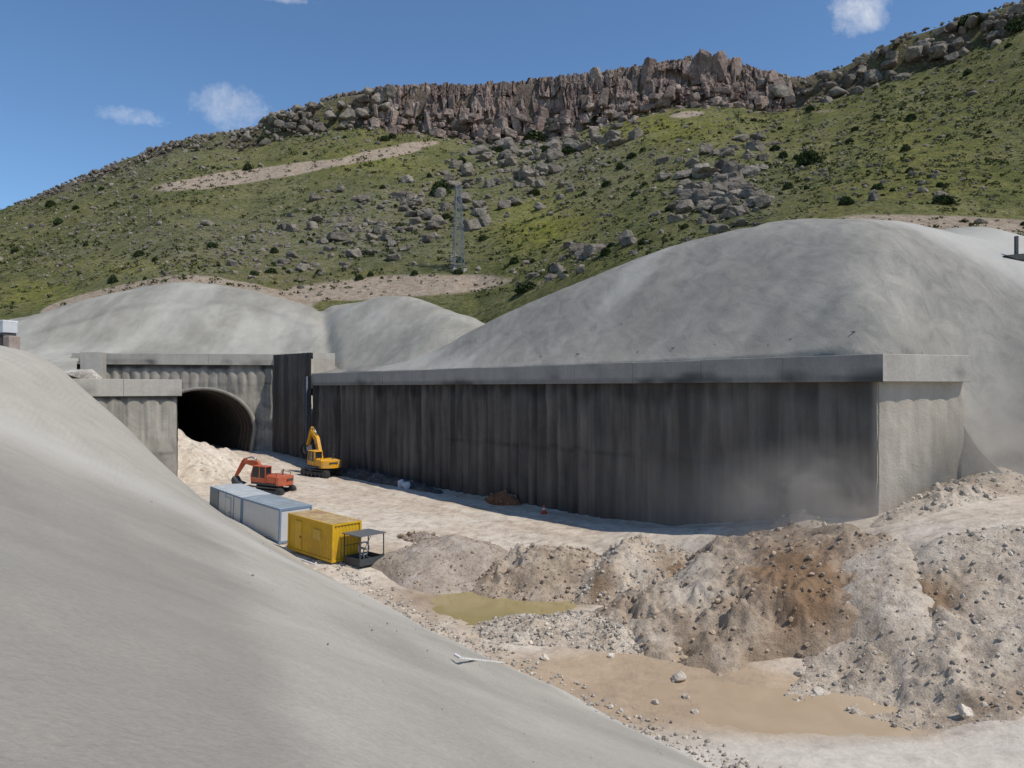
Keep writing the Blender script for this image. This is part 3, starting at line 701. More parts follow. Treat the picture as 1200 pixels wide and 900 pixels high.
cand.sort(reverse=True)
def region(px,py):
    if py<ip(SK,px)+ip(DH,px)+16 and 430<px<960: return 'among the rubble at the foot of the cliff'
    if px<170: return 'on the low far left hillside'
    if px<330: return 'on the left hillside above the portal slope' if py>235 else 'near the dirt scar on the left crest'
    if px<535: return 'in the stony field left of the pylon' if py>215 else 'below the left end of the cliff'
    if px<600: return 'behind the lattice pylon' if py<290 else 'by the brown earth strip'
    if px<720: return 'in the rubble chute below the cliff' if py<225 else 'by the yellow flowers right of the pylon' if py<285 else 'along the left edge of the grey slope'
    if px<790: return 'on the open grass below the cliff'
    if px<930: return 'in the boulder field above the grey slope'
    return 'low on the right hillside' if py>180 else 'high on the right hillside'
NB=275
for sz,px,py in cand[:NB]:
    szw='large' if sz>9 else 'medium' if sz>5.5 else 'small'
    put_boulder(px,py,sz*1.55,sz*random.uniform(.75,1.25),f'{szw} weathered grey boulder {region(px,py)}')
pts=[];scs=[]
for sz,px,py in cand[NB:]:
    x,y,z=hill_at(px,py); k=y/F; pts.append((x,y,z+sz*k*.1)); scs.append((sz*k*.75,sz*k*.65,sz*k*.55))
for i in range(6500):
    px=rg.uniform(-20,1220); py=rg.uniform(ip(SK,px)+ip(DH,px)*.8,ip(FR,px)-1)
    dn=sum(math.exp(-((px-f[0])/f[2])**2-((py-f[1])/f[3])**2) for f in fields)
    if rg.random()>.18+dn: continue
    x,y,z=hill_at(px,py); k=y/F; sz=.7+2.6*rg.random()**2; pts.append((x,y,z+sz*k*.1)); scs.append((sz*k*.65,sz*k*.6,sz*k*.5))
V,T,tn=rock_mass(pts,scs,mid_var,rg)
o=mesh_np('rubble',V,tris=T,mat=M['rock'],smooth=False,attrs={'tone':tn}); tag(o,'countless small grey stones strewn over the grassy hillside',None,None,'stuff')

# --- shrubs
def leaf_cloud(rng,n,size):
    d=rng.normal(0,1,(n,3)); d/=np.linalg.norm(d,axis=1)[:,None]; d[:,2]=np.abs(d[:,2])*.95
    lump=1+.28*fbm(d[:,0]*1.8,d[:,1]*1.8,d[:,2]*1.8,int(rng.integers(999)),3)
    c=d*(rng.uniform(.35,1,n)**.45*lump)[:,None]
    a=rng.normal(0,1,(n,3)); a/=np.linalg.norm(a,axis=1)[:,None]; b=np.cross(a,rng.normal(0,1,(n,3))); b/=np.linalg.norm(b,axis=1)[:,None]
    s=size*rng.uniform(.6,1.4,n)[:,None]
    V=np.stack([c-a*s,c-b*s*.6,c+a*s,c+b*s*.6],1).reshape(-1,3)
    return V,np.arange(4*n).reshape(-1,4)
SV=[]
for i in range(6):
    V,Q=leaf_cloud(RNG,900,.13); m_=mesh_np('shrub',V,quads=Q,mat=M['leaf'],smooth=False); SV.append(m_.data); bpy.data.objects.remove(m_)
def put_shrub(px,py,w,h,label):
    x,y,z=hill_at(px,py); k=y/F
    o=bpy.data.objects.new('shrub',random.choice(SV)); C.objects.link(o); o.location=(x,y,z-.1*h*k); o.scale=(w*k*.52,w*k*.5,h*k*.95); o.rotation_euler=(0,0,random.uniform(0,6))
    tag(o,label,'shrub','shrubs on the hillside')
for a in [(516,228,24,20,'large dark round shrub just left of the pylon top'),(310,168,15,13,'round dark shrub under the left crest crags'),(1137,30,32,14,'wide dark green shrub crowning the right hand crest'),
 (1190,38,26,20,'dark shrub at the top right edge below the crest crags'),(948,192,28,20,'dark spreading shrub in the rocky hollow of the right hillside'),(1105,239,24,12,'low dark shrub above the brown earth strip at right'),
 (1028,222,14,8,'small shrub beside the round grey boulder at right'),(990,240,14,9,'small dark shrub low on the right, left of the round boulder'),(626,165,26,14,'green shrub in the cleft at the foot of the cliff'),(600,150,12,14,'narrow shrub against the cliff foot'),
 (617,342,26,13,'bushy shrub by the right end of the brown earth strip'),(541,193,12,11,'small dark shrub above the pylon'),(666,180,16,10,'dark shrub in the rubble chute'),(855,60,0,0,'')]:
    if a[2]: put_shrub(*a)
rg2=random.Random(4)
for i in range(190):
    f=rg2.choice(fields); px=f[0]+rg2.gauss(0,.7)*f[2]; py=f[1]+rg2.gauss(0,.7)*f[3]
    if py>ip(FR,px)-4 or py<ip(SK,px)+ip(DH,px)*.6 or px<0 or px>1215: continue
    w=4+9*rg2.random()**1.6; put_shrub(px,py,w,w*rg2.uniform(.55,.85),'small dark green shrub '+region(px,py))
# scrub: knee high tufts over the hill
rg=np.random.default_rng(77); Vs=[];b=0
base=[leaf_cloud(rg,14,.42) for _ in range(10)]
for i in range(9000):
    px=rg.uniform(-20,1220); py=rg.uniform(ip(SK,px)+ip(DH,px)*.8,ip(FR,px)-1)
    Vs.append((px,py))
ts=rg.uniform(0,.85,9000); pxs=rg.uniform(-40,1240,9000); x,y,z=hill_pt(pxs,ts)
dn=fbm(x*.06,y*.06,0,81,3); ok=dn+rg.uniform(-.5,.5,9000)>-.05
V=[]
for X,Yy,Z,k in zip(x[ok],y[ok],z[ok],rg.integers(0,10,9000)):
    s=rg.uniform(.25,.75)*(Yy/200)**.5; V.append(base[k][0]*np.array((s*1.3,s*1.3,s))+np.array((X,Yy,Z-.05)))
V=np.concatenate(V); Q=np.arange(len(V)).reshape(-1,4)
o=mesh_np('scrub',V,quads=Q,mat=M['scrub'],smooth=False); tag(o,'low green scrub and tussocks covering the hillside',None,None,'stuff')

# ------------------------------------------------------------------ pile walls
def pile_profile(a,z,pitch,amp,seed):
    i=np.floor(a/pitch); f=(a/pitch-i)*2-1
    jit=_h(i,i*0+seed,i*0,seed)
    r=np.sqrt(np.clip(1-(f*.96)**2,0,1))
    return amp*(r-.55)+.10*(jit-.5)*amp*2
def wall_face(name,p0,p1,zb,zt,pitch,amp,mat,parent,res=.14,mask=None,damp=None,pale=None,hole=None,seed=1):
    """face from p0 to p1 (left hand side of the direction is the open side), zb may be a function of the distance"""
    p0=np.array(p0,float);p1=np.array(p1,float);L=np.linalg.norm(p1-p0);e=(p1-p0)/L;nrm=np.array((-e[1],e[0]))
    na=int(L/res)+1; nzv=int((zt-zb)/.28)+2
    a,z=np.meshgrid(np.linspace(0,L,na),np.linspace(zb,zt,nzv))
    mk=mask(a,z) if mask else np.ones_like(a)
    off=pile_profile(a+.12*fbm(a*.3,z*.25,0,seed+3,2),z,pitch,amp,seed)*mk+.10*fbm(a*.5,z*.4,0,seed+4,4)+.05*fbm(a*2.2,z*1.2,0,seed+6,3)
    X=p0[0]+e[0]*a+nrm[0]*off; Y=p0[1]+e[1]*a+nrm[1]*off
    kp=None
    if hole is not None: kp=~hole(cen(a),cen(z))
    dm=damp(a,z) if damp else 0*a; pl=pale(a,z) if pale else 0*a
    return mesh_np(name,np.stack([X,Y,z],-1),quads=grid_quads(na and nzv,na,kp),mat=mat,parent=parent,attrs={'damp':np.clip(dm,0,1),'pale':np.clip(pl,0,1)})
def beam(name,p0,p1,z0,z1,out,back,mat,parent,seg=7.5,dampf=None,res=.3):
    """capping beam built of cast lengths with a fine joint between them; returns one mesh"""
    p0=np.array(p0,float);p1=np.array(p1,float);L=np.linalg.norm(p1-p0);e=(p1-p0)/L;nrm=np.array((-e[1],e[0]))
    n=max(1,int(round(L/seg))); V=[];Q=[];D=[];T3=[]
    for k in range(n):
        a0=L*k/n+.012; a1=L*(k+1)/n-.012; m=max(2,int((a1-a0)/res)+1)
        dz=.02*math.sin(k*2.3); do=.015*math.sin(k*5.1)
        sec=[(-back,z0),(out-.03+do,z0),(out+do,z0+.03),(out+do,z0+.25),(out+do,z0+.55),(out+do,z0+.9),(out+do,z1-.03+dz),(out-.03+do,z1+dz),(-back,z1+dz)]
        b=len(V)
        for a in np.linspace(a0,a1,m):
            for j,(o_,z_) in enumerate(sec):
                w=.012*math.sin(a*1.7+k)
                V.append((p0[0]+e[0]*a+nrm[0]*(o_+w),p0[1]+e[1]*a+nrm[1]*(o_+w),z_)); D.append(min(1,(dampf(a,z_) if dampf else 0)+max(0,float(fbm(a*.35,z_*.5,0,int(L*3),3))*1.1*(1.0 if z_<z0+.6 else .35))))
        S=len(sec)
        for i in range(m-1):
            for j in range(S): Q.append((b+i*S+j,b+i*S+(j+1)%S,b+(i+1)*S+(j+1)%S,b+(i+1)*S+j))
        for q in (0,m-1):
            c=b+q*S; T3+=[(c,c+i_,c+i_+1) for i_ in range(1,S-1)]
    o=mesh_np(name,V,quads=Q,tris=T3,mat=mat,smooth=False,parent=parent,attrs={'damp':D,'pale':[0]*len(V)})
    return o

# the long dark wall: from its far end to the near corner
far=W(76.5,0); near=W(0,0)
rw=empty('retaining_wall',(0,0,0)); tag(rw,'long dark retaining wall of bored piles under a grey concrete capping beam','wall')
Lw=76.5
def mask_main(a,z): return np.clip(1-.75*sstep(a,46,60)*(1-.5*sstep(z,-5,0))-.5*np.clip(fbm(a*.12,z*.2,0,91,3),0,1),.06,1)
def damp_main(a,z):
    pi_=np.floor(a/1.27); return .28*np.clip(_h(pi_,0*pi_,0*pi_,5)*1.6-.6,0,1)+.5*np.exp(-((z+5.2+.25*fbm(a*.7,0*a,0,90,2))/.16)**2)*sstep(fbm(a*.15,0*a,0,89,3),-.2,.2)+.85*sstep(z+.9*fbm(a*.5,z*0+1,0,92,3),-1.3,.3)*sstep(fbm(a*.09,z*0,0,93,3),-.6,-.1)+.55*sstep(fbm(a*.9,z*.05,0,94,4),.05,.45)+.4*sstep(-z,8.5,10.5)
def pale_main(a,z): return .55*sstep(a,50,74)*sstep(-z+2.2*fbm(a*.2,z*.2,0,95,3),3.,10)+.08*sstep(a,45,70)+.16*np.clip(fbm(a*1.3,z*.15,0,88,3),0,1)+.8*sstep(a,76.0,76.5)*.6  # dust coat, with hanging dust haze painted into the colour near the foot
# open side must be on the left of the direction: go from the near corner to the far end
fl=lambda f:(lambda a,z:f(Lw-a,z))
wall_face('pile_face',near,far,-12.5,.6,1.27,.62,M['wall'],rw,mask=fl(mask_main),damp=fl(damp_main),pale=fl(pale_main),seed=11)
beam('capping_beam',(near[0]+.632*.435,near[1]-.775*.435),far,.38,2.0,.42,1.7,M['beam'],rw,seg=6.4,
     dampf=lambda a,z:.35*(z<.9)+.2)
# its lit end face, turning back from the corner
e0=np.array((21.5,45.0)); e1=np.array((27.75,47.25))
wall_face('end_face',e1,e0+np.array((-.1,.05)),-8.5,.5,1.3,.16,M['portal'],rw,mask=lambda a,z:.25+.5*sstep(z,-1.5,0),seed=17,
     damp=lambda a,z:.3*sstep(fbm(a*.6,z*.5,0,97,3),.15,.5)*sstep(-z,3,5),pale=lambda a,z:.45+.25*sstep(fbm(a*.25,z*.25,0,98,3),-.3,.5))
beam('end_beam',e1,e0-np.array((.941,.339))*.252,.383,2.0,.55,1.6,M['beam'],rw,seg=9)

# portal wall with the tunnel
pt=empty('portal_wall',(0,0,0)); tag(pt,'grey pile wall with the dark tunnel mouth opening at its foot','portal')
PR=np.array((-34.6,112.0)); PL=np.array((-61.5,107.6)); Lp=np.linalg.norm(PR-PL); pe=(PL-PR)/Lp
# tunnel centre on this line at column 237
tc_=None
for q in np.linspace(0,Lp,4000):
    p=PR+pe*q
    if 600+900*p[0]/p[1]<=236: tc_=q; break
TR,TV,TZ=7.0,5.75,-6.0
def in_arch(a,z,g=0):
    da=a-tc_
    return np.where(z>TZ,(da/(TR+g))**2+((z-TZ)/(TV+g))**2<1,np.abs(da)<(TR+g)*np.cos(np.clip((TZ-z)/9,0,1)))
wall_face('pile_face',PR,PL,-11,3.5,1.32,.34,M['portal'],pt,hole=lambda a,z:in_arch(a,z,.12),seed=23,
   mask=lambda a,z:np.clip(.25+.9*sstep(z,-1.5,1.8),.2,1),
   damp=lambda a,z:.95*sstep(z+.3*fbm(a*.9,z*0,0,101,3),2.5,3.0)+.4*np.exp(-((z-.6+.15*fbm(a,z*0,0,107,2))/.12)**2)+.45*sstep(fbm(a*.8,z*1.2,0,108,4),.12,.4)*(1-sstep(z,-1,1.5))+.45*sstep(fbm(a*.5,z*.12,0,102,4),.05,.45)*sstep(z,-4,1),pale=lambda a,z:.35*sstep(fbm(a*.25,z*.25,0,103,3),0,.4))  # dark strip at the top paints the shadow of the capping beam
beam('capping_beam',PR,PL,3.35,4.95,.55,2.6,M['beam'],pt,seg=9)
# tunnel lining: tube going back along the road axis
ax=np.array((-.632,.775)); tcen=PR+pe*tc_
prof=[]
for k in range(33):
    t=PI*k/32; prof.append((TR*math.cos(t),TZ+TV*math.sin(t)))
prof=[(TR*.9,TZ-4.5)]+prof+[(-TR*.9,TZ-4.5)]
V=[];nP=len(prof); rings=np.concatenate([[-.35],np.linspace(.0,70,50)])
for r in rings:
    for a,z in prof:
        k=1.0 if r>=0 else 1.0
        q=tcen+pe*a*k+ax*r; V.append((q[0],q[1],z))
Q=[(i*nP+j,i*nP+j+1,(i+1)*nP+j+1,(i+1)*nP+j) for i in range(len(rings)-1) for j in range(nP-1)]
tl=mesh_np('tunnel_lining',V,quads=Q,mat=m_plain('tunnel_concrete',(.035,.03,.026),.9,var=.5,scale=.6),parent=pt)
# collar ring and steel ribs inside
V=[];Q=[]
def ring_at(r0,r1,g0,g1):
    b=len(V)
    for r,g in ((r0,g0),(r0,g1),(r1,g1),(r1,g0)):
        for a,z in prof:
            s_=(TR+g)/TR; q=tcen+pe*a*s_+ax*r; V.append((q[0],q[1],TZ+(z-TZ)*s_ if z>TZ else z))
    for k in range(4):
        for j in range(nP-1):
            i0=b+k*nP+j; i1=b+((k+1)%4)*nP+j; Q.append((i0,i0+1,i1+1,i1))
ring_at(-.45,.3,0,.55)
mesh_np('collar',V,quads=Q,mat=M['portal'],parent=pt,attrs={'damp':[.2]*len(V),'pale':[.1]*len(V)})
V=[];Q=[]
for r in (1.2,2.6,4.0): ring_at(r,r+.3,-.10,.02)
mesh_np('rib',V,quads=Q,mat=m_plain('rib_steel',(.075,.055,.045),.8,var=.5),parent=pt,attrs={'damp':[0]*len(V),'pale':[0]*len(V)})
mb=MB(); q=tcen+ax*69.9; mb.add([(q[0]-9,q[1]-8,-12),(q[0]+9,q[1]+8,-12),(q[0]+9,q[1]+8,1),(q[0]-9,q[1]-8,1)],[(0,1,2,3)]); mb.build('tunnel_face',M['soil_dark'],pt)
mb=MB(); a=tcen+pe*8-ax*1.5;b_=tcen-pe*8-ax*1.5;c_=b_+ax*71;d_=a+ax*71
mb.add([(a[0],a[1],-9.6),(b_[0],b_[1],-9.6),(c_[0],c_[1],-9.6),(d_[0],d_[1],-9.6)],[(0,1,2,3)]); mb.build('tunnel_floor',M['soil_mid'],pt)
# tall dark return on the right of the portal
tw=empty('return_wall',(0,0,0)); tag(tw,'tall dark pile wall panel standing right of the tunnel portal','wall')
c1=np.array(far)+np.array((-.15,.1)); 
wall_face('pile_face',c1+np.array((-.25,-.2)),PR+np.array((-.15,-.2)),-11.5,4.85,1.25,.32,M['wall'],tw,damp=lambda a,z:.6*sstep(fbm(a*.9,z*.05,0,104,3),-.1,.4),seed=37)
ce=c1+np.array((.775,.632))*3.2
wall_face('end_face',ce,c1+np.array((-.25,-.2)),.0,4.0,1.6,.1,M['portal'],tw,seed=41,pale=lambda a,z:.5+0*a)
mb=MB()
def slab(mb,p,q,w,z0,z1):
    p=np.array(p);q=np.array(q);e=(q-p)/np.linalg.norm(q-p);n_=np.array((-e[1],e[0]))*w
    vs=[(*p,z0),(*q,z0),(*(q+n_),z0),(*(p+n_),z0)]; mb.add(vs+[(x,y,z1) for x,y,_ in vs],[(3,2,1,0),(4,5,6,7),(0,1,5,4),(1,2,6,5),(2,3,7,6),(3,0,4,7)])
slab(mb,c1+np.array((-.05,0)),ce,3.0,3.95,4.86); o=mb.build('top_block',M['beam'],tw)
mb=MB(); mb.tube([(*(c1+np.array((-.75,-.75))),-9.5),(*(c1+np.array((-.72,-.72))),-3),(*(c1+np.array((-.7,-.7))),1.6)],.13,10)
o=mb.build('hose',m_plain('blue_hose',(.07,.09,.15),.5),None,smooth=True); tag(o,'upright blue hose hanging in the corner beside the tall dark wall panel','hose')

# wing wall on the left
wg=empty('wing_wall',(0,0,0)); tag(wg,'short grey pile wall with its own capping beam left of the tunnel','wall')
w0=np.array((-32.7,75.0)); w1=np.array((-40.2,68.9))
wall_face('pile_face',w0,w1,-11,-.5,1.55,.42,M['portal'],wg,seed=51,mask=lambda a,z:np.clip(.35+.8*sstep(z,-6.5,-3),.2,1),damp=lambda a,z:.95*sstep(z+.2*fbm(a*1.3,z*0,0,109,2),-1.3,-.95)+.4*np.exp(-((z+6.3+.15*fbm(a,z*0,0,110,2))/.12)**2)+.4*sstep(fbm(a*.8,z*1.2,0,111,4),.12,.4)*(1-sstep(z,-6.5,-4))+.4*sstep(fbm(a*.6,z*.1,0,105,3),.1,.5),pale=lambda a,z:.25*sstep(fbm(a*.3,z*.3,0,106,3),0,.4))  # dark band over the pile heads is beam shadow put into colour
beam('capping_beam',w0+np.array((.25,.2)),w1+np.array((-.3,-.25)),-.75,.85,.45,1.0,M['beam'],wg,seg=5)
wall_face('side_face',PL+np.array((.6,0)),w0,-11,.6,1.4,.3,M['portal'],wg,seed=57)
mb=MB(); slab(mb,P(94,0,104)[:2],P(119,0,104.5)[:2],2,.5,4.9); o=mb.build('concrete_block',M['beam'],None); tag(o,'weathered grey concrete block at the left end of the portal beam','block')

# ------------------------------------------------------------------ spoil heaps
def heap(name,label,cx,cy,rx,ry,rot,H,mat,cl_mat,seed,lump=.35,sharp=1.3,clods=300,csize=(.05,.22),res=.10,attrs=None,cat='heap',edge=.25,group='spoil heaps on the pit floor'):
    R=max(rx,ry)*1.35; n=int(2*R/res); a=np.linspace(-R,R,n); ax_,ay_=np.meshgrid(a,a)
    X=cx+ax_; Y=cy+ay_
    lx=ax_*math.cos(rot)+ay_*math.sin(rot); ly=-ax_*math.sin(rot)+ay_*math.cos(rot)
    rr=np.sqrt((lx/rx)**2+(ly/ry)**2)+edge*fbm(X*.35,Y*.35,0,seed,3)
    prof=np.clip(1-rr,-.2,1); top=np.where(prof>0,np.clip(prof,0,1)**(1/sharp),prof)
    rid=1-np.abs(fbm(X*.55,Y*.55,0,seed+2,4))*2
    hgt=H*top*(1+.28*fbm(X*.4,Y*.4,0,seed+1,3))+lump*.72*(.3+1.05*sstep(fbm(X*.28,Y*.28,0,seed+9,3),-.25,.45))*np.clip(prof*3,0,1)*(.95*fbm(X*.8+.7*fbm(X*.5,Y*.5,0,seed+11,2),Y*.8+.7*fbm(X*.5,Y*.5,0,seed+12,2),0,seed+3,5,.58)+.55*(rid-.5)+.30*fbm(X*3.1,Y*3.1,0,seed+5,4)+.22*np.abs(fbm(X*1.7,Y*1.7,0,seed+7,3)))
    Z=ground(X,Y)+np.where(prof>0,hgt,prof*2.5)-.02
    keep=cen(prof)>-.16
    at={}
    for k in ('grey','brown','orange'): at[k]=np.clip(attrs[k](X,Y),0,1) if attrs and k in attrs else np.zeros_like(X)
    root=mesh_np(name,np.stack([X,Y,Z],-1),quads=grid_quads(n,n,keep),mat=mat,attrs=at)
    tag(root,label,cat,group)
    # loose stones lying on it
    rg=np.random.default_rng(seed); pts=[];scs=[]
    while len(pts)<clods:
        i,j=rg.integers(0,n,2)
        if prof[i,j]<-.05: continue
        if rg.random()<.35*prof[i,j]: continue
        s_=csize[0]+(csize[1]-csize[0])*rg.random()**8
        pts.append((X[i,j]+rg.uniform(-.06,.06),Y[i,j]+rg.uniform(-.06,.06),Z[i,j]+s_*.25)); scs.append((s_,s_*rg.uniform(.7,1),s_*rg.uniform(.5,.9)))
    if clods:
        V,T,tn=rock_mass(pts,scs,small_var,rg,.6)
        r_=mesh_np('rubble',V,tris=T,mat=cl_mat,smooth=False,parent=root,attrs={'tone':tn}); r_['kind']='stuff'
    return root
g_=lambda cx,cy,rx,ry,k=1.:(lambda X,Y:k*np.exp(-((X-cx)/rx)**2-((Y-cy)/ry)**2)*(1+.6*fbm(X*.7,Y*.7,0,9,3)))
heap('spoil_heap','smooth taupe gravel heap nearest the yellow container',-4.2,51.8,5.0,4.8,0,1.75,M['soil_mid'],M['stone_brown'],201,lump=.2,clods=900,csize=(.03,.14))
heap('spoil_heap','dark brown lumpy heap behind the olive pond',2.0,48.6,4.9,4.4,.2,2.0,M['soil_brown'],M['stone_brown'],211,lump=.85,clods=1500,csize=(.03,.18),attrs={'grey':g_(-.2,50.5,1.5,2,.8)})
heap('spoil_heap','pale grey lumpy heap between the two brown heaps',7.2,47.2,4.3,3.6,0,2.1,M['soil_grey'],M['stone'],221,lump=.95,clods=1400,csize=(.03,.19),attrs={'brown':lambda X,Y:g_(5.0,45,1.3,1.6,.9)(X,Y)+g_(9.6,46.2,1.2,1.5,.8)(X,Y)})
heap('spoil_heap','largest heap, pale brown with a darker brown right flank',12.0,40.9,7.6,7.4,-.15,2.35,M['soil_brown'],M['stone_brown'],231,lump=.8,sharp=1.7,clods=2600,csize=(.02,.18),attrs={'orange':g_(14.2,38.6,2.3,4.2,1.3),'grey':lambda X,Y:g_(9.4,39.4,1.2,1.4,1.)(X,Y)+.85*g_(9.4,43.8,3.0,3.0)(X,Y)})
heap('spoil_heap','wide pale grey gravel heap at the right edge',20.6,32.7,8.6,4.7,.1,.42,M['soil_grey'],M['stone'],241,lump=.5,sharp=2.2,clods=4200,csize=(.018,.14),attrs={'brown':lambda X,Y:g_(18.4,34.6,1.8,1.3,1.2)(X,Y)+.8*g_(20.5,28.6,4.5,.9)(X,Y)})
heap('spoil_heap','smooth pale grey chute of fines right of the largest brown heap',17.0,37.6,2.5,5.6,-.1,1.2,M['soil_grey'],M['stone'],335,lump=.18,sharp=1.8,clods=500,csize=(.015,.12))
heap('spoil_heap','low fan of coarse pale rubble between pond and puddle',4.4,39.2,6.6,2.9,-.12,.8,M['soil_grey'],M['stone'],251,lump=.35,clods=5200,csize=(.025,.15))
heap('spoil_heap','small row of brown clods beside the wheel tracks',-6.5,57.8,2.7,1.0,-.6,.7,M['soil_mid'],M['stone_brown'],261,lump=.5,clods=200,csize=(.06,.28),res=.09)
heap('spoil_heap','tall pale earth heap half blocking the tunnel mouth',-40.5,91.5,9.5,9.0,.3,4.7,M['ground'],M['stone_brown'],271,lump=.28,clods=160,csize=(.08,.32),res=.2,attrs={'grey':lambda X,Y:0*X},sharp=1.1)
x,y=W(57,-1.6); heap('spoil_heap','long dark moist berm along the foot of the long wall',x,y,15,1.25,math.atan2(.775,-.632),.85,M['soil_dark'],M['stone_dark'],281,lump=.4,clods=260,csize=(.08,.32),res=.16)
x,y=W(34.2,-.9); heap('spoil_heap','rust brown soil heap against the foot of the dark wall',x,y,2.6,1.3,math.atan2(.775,-.632),1.2,M['soil_rust'],M['stone_brown'],291,lump=.3,clods=60)
x,y=W(4.3,-1.2); heap('spoil_heap','small pale pointed heap at the wall foot near the lit corner',x,y,1.7,.9,2.2,.75,M['soil_grey'],M['stone'],301,lump=.25,clods=50,res=.08)
heap('spoil_heap','stony bank below the lit end of the long wall',25.6,44.6,5.6,2.0,.32,.9,M['soil_grey'],M['stone'],311,lump=.5,clods=500,csize=(.03,.22),attrs={'brown':g_(27,44.8,3,1,.4)})
heap('spoil_heap','smooth grey dust heap leaning on the lit wall end',29.2,46.4,4.6,2.4,.25,1.05,M['soil_grey'],M['stone'],341,lump=.4,sharp=1.25,clods=350,csize=(.03,.2),edge=.3)
heap('spoil_heap','low grey bank at the foot of the right hand slope',32.0,44.6,4.8,2.4,-.3,.45,M['soil_grey'],M['stone'],321,lump=.4,clods=300,csize=(.03,.2))

# crumbs of stone along the toe of the near slope
rg=np.random.default_rng(404); pts=[];scs=[]
for i in range(2600):
    v_=rg.uniform(28,80); u_=rg.normal(-.5,.55); 
    if u_>.4: continue
    x,y=U(u_,v_); z=max(float(ground(x,y)),float(slope_z(np.array(u_),np.array(v_)))); k=.018+.11*rg.random()**4
    pts.append((x,y,z+k*.3)); scs.append((k,k*.8,k*.7))
for i in range(110):
    v_=rg.uniform(17,70); u_=rg.uniform(.5,14); x,y=U(u_,v_)
    if y<9: continue
    k=.015+.045*rg.random()**3; pts.append((x,y,float(slope_z(np.array(u_),np.array(v_)))+.05)); scs.append((k,k,k*.7))
V,T,tn=rock_mass(pts,scs,small_var,rg,.6)
o=mesh_np('rubble',V,tris=T,mat=M['stone'],smooth=False,attrs={'tone':tn}); tag(o,'fine stony crumbs along the toe of the near slope',None,None,'stuff')

# stones lying singly on the floor
stone_me=[]
for i in range(5):
    V,T=rock_shape(RNG,3,i%2==0,11); m_=mesh_np('stone',V,tris=T,mat=M['stone'],smooth=False,attrs={'tone':np.full(len(V),.75)}); stone_me.append(m_.data); bpy.data.objects.remove(m_)
def floor_at(px,py):
    Ys=np.arange(20,70,.05); X=(px-CX)/F*Ys; z=ground(X,Ys); r=-(py-HY)/F*Ys; i=int(np.argmax(r<=z)); return float(X[i]),float(Ys[i]),float(z[i])
def put_stone(px,py,w,label,h=.7):
    x,y,z=floor_at(px,py); k=y/F; o=bpy.data.objects.new('stone',random.choice(stone_me)); C.objects.link(o)
    o.location=(x,y,z+.2*w*k); o.scale=(w*k*.55,w*k*.5,w*k*.5*h); o.rotation_euler=(random.gauss(0,.3),random.gauss(0,.3),random.uniform(0,6)); tag(o,label,'stone','loose stones on the pit floor')
for a in [(779,760,24,'large pale block of stone at the end of the rubble fan'),(937,790,11,'white stone at the foot of the big brown heap'),(794,797,16,'flat white stone lying in the muddy ground'),
          (768,824,9,'small pale stone in the mud left of the puddle'),(804,818,9,'small pale stone by the left shore of the puddle'),(814,836,9,'pale stone nearest the concrete edge by the puddle'),(1132,840,20,'long pale stone on the dark bank right of the puddle'),(960,817,18,'flat pale stone awash in the muddy puddle'),
          (638,773,10,'pale stone beside the dark rock on the slope toe'),(585,690,6,'small grey stone on the far shore of the pond'),(1118,775,9,'round stone low on the grey gravel heap'),(716,770,8,'small stone at the foot of the rubble fan')]: put_stone(*a)
V,T=rock_shape(RNG,3,True,11); x,y,z=slope_at(603,766)
o=mesh_np('stone',V*np.array((.42,.36,.30)),tris=T,mat=M['stone_dark'],smooth=False,attrs={'tone':np.full(len(V),.6)}); o.location=(x,y,z+.18); tag(o,'dark grey angular stone lying on the toe of the near slope','stone','loose stones on the pit floor')
# white lath on the near slope
a=np.array(slope_at(540,773)); b_=np.array(slope_at(590,778)); mb=MB(); mb.bar(a+(0,0,.06),b_+(0,0,.06),.10,.07); c_=np.array(slope_at(533,769)); mb.bar(a+(0,0,.06),c_+(0,0,.06),.10,.07)
o=mb.build('lath',m_plain('white_wood',(.72,.70,.66),.7),None); tag(o,'thin white lath lying on the near concrete slope','lath')
# small bits trodden into the slope
for px,py,l in ((498,858+30,'dark clod on the near slope, lowest of all'),(446,799,'small dark clod on the slope below the containers'),(718,841,'small dark clod near the toe of the slope by the puddle')):
    x,y,z=slope_at(px,py); o=bpy.data.objects.new('clod',stone_me[1]); C.objects.link(o); k=y/F; o.location=(x,y,z); o.scale=(k*5,k*4,k*2); tag(o,l,'clod')

# ------------------------------------------------------------------ containers
white=m_plain('white_panel',(.56,.57,.58),.5,var=.10,scale=1.5,stain=(.55,.54,.51)); greyp=m_plain('grey_panel',(.20,.22,.235),.5,var=.15); roofm=m_plain('cabin_roof',(.30,.345,.375),.5,var=.2,scale=1.2,stain=(.26,.285,.29)); bluef=m_plain('blue_frame',(.17,.25,.36),.45,var=.15)
roofw=m_plain('cabin_roof_pale',(.46,.48,.48),.5,var=.15,scale=1.2)
yel_m=m_plain('yellow_paint',(.62,.37,.016),.45,var=.12,scale=1.5,stain=(.50,.28,.03)); rust=m_plain('rusty_roof',(.42,.30,.15),.85,var=.35,scale=1.6,stain=(.26,.155,.09)); steel=m_plain('dark_steel',(.055,.06,.062),.6,var=.3); rubber=m_plain('rubber',(.03,.03,.03),.8); glass=m_plain('cab_glass',(.02,.026,.03),.12,var=.05,bump=0,spec=.6)
def tilt(o,loc,rz,pitch): o.location=loc; o.rotation_euler=(0,pitch,rz)
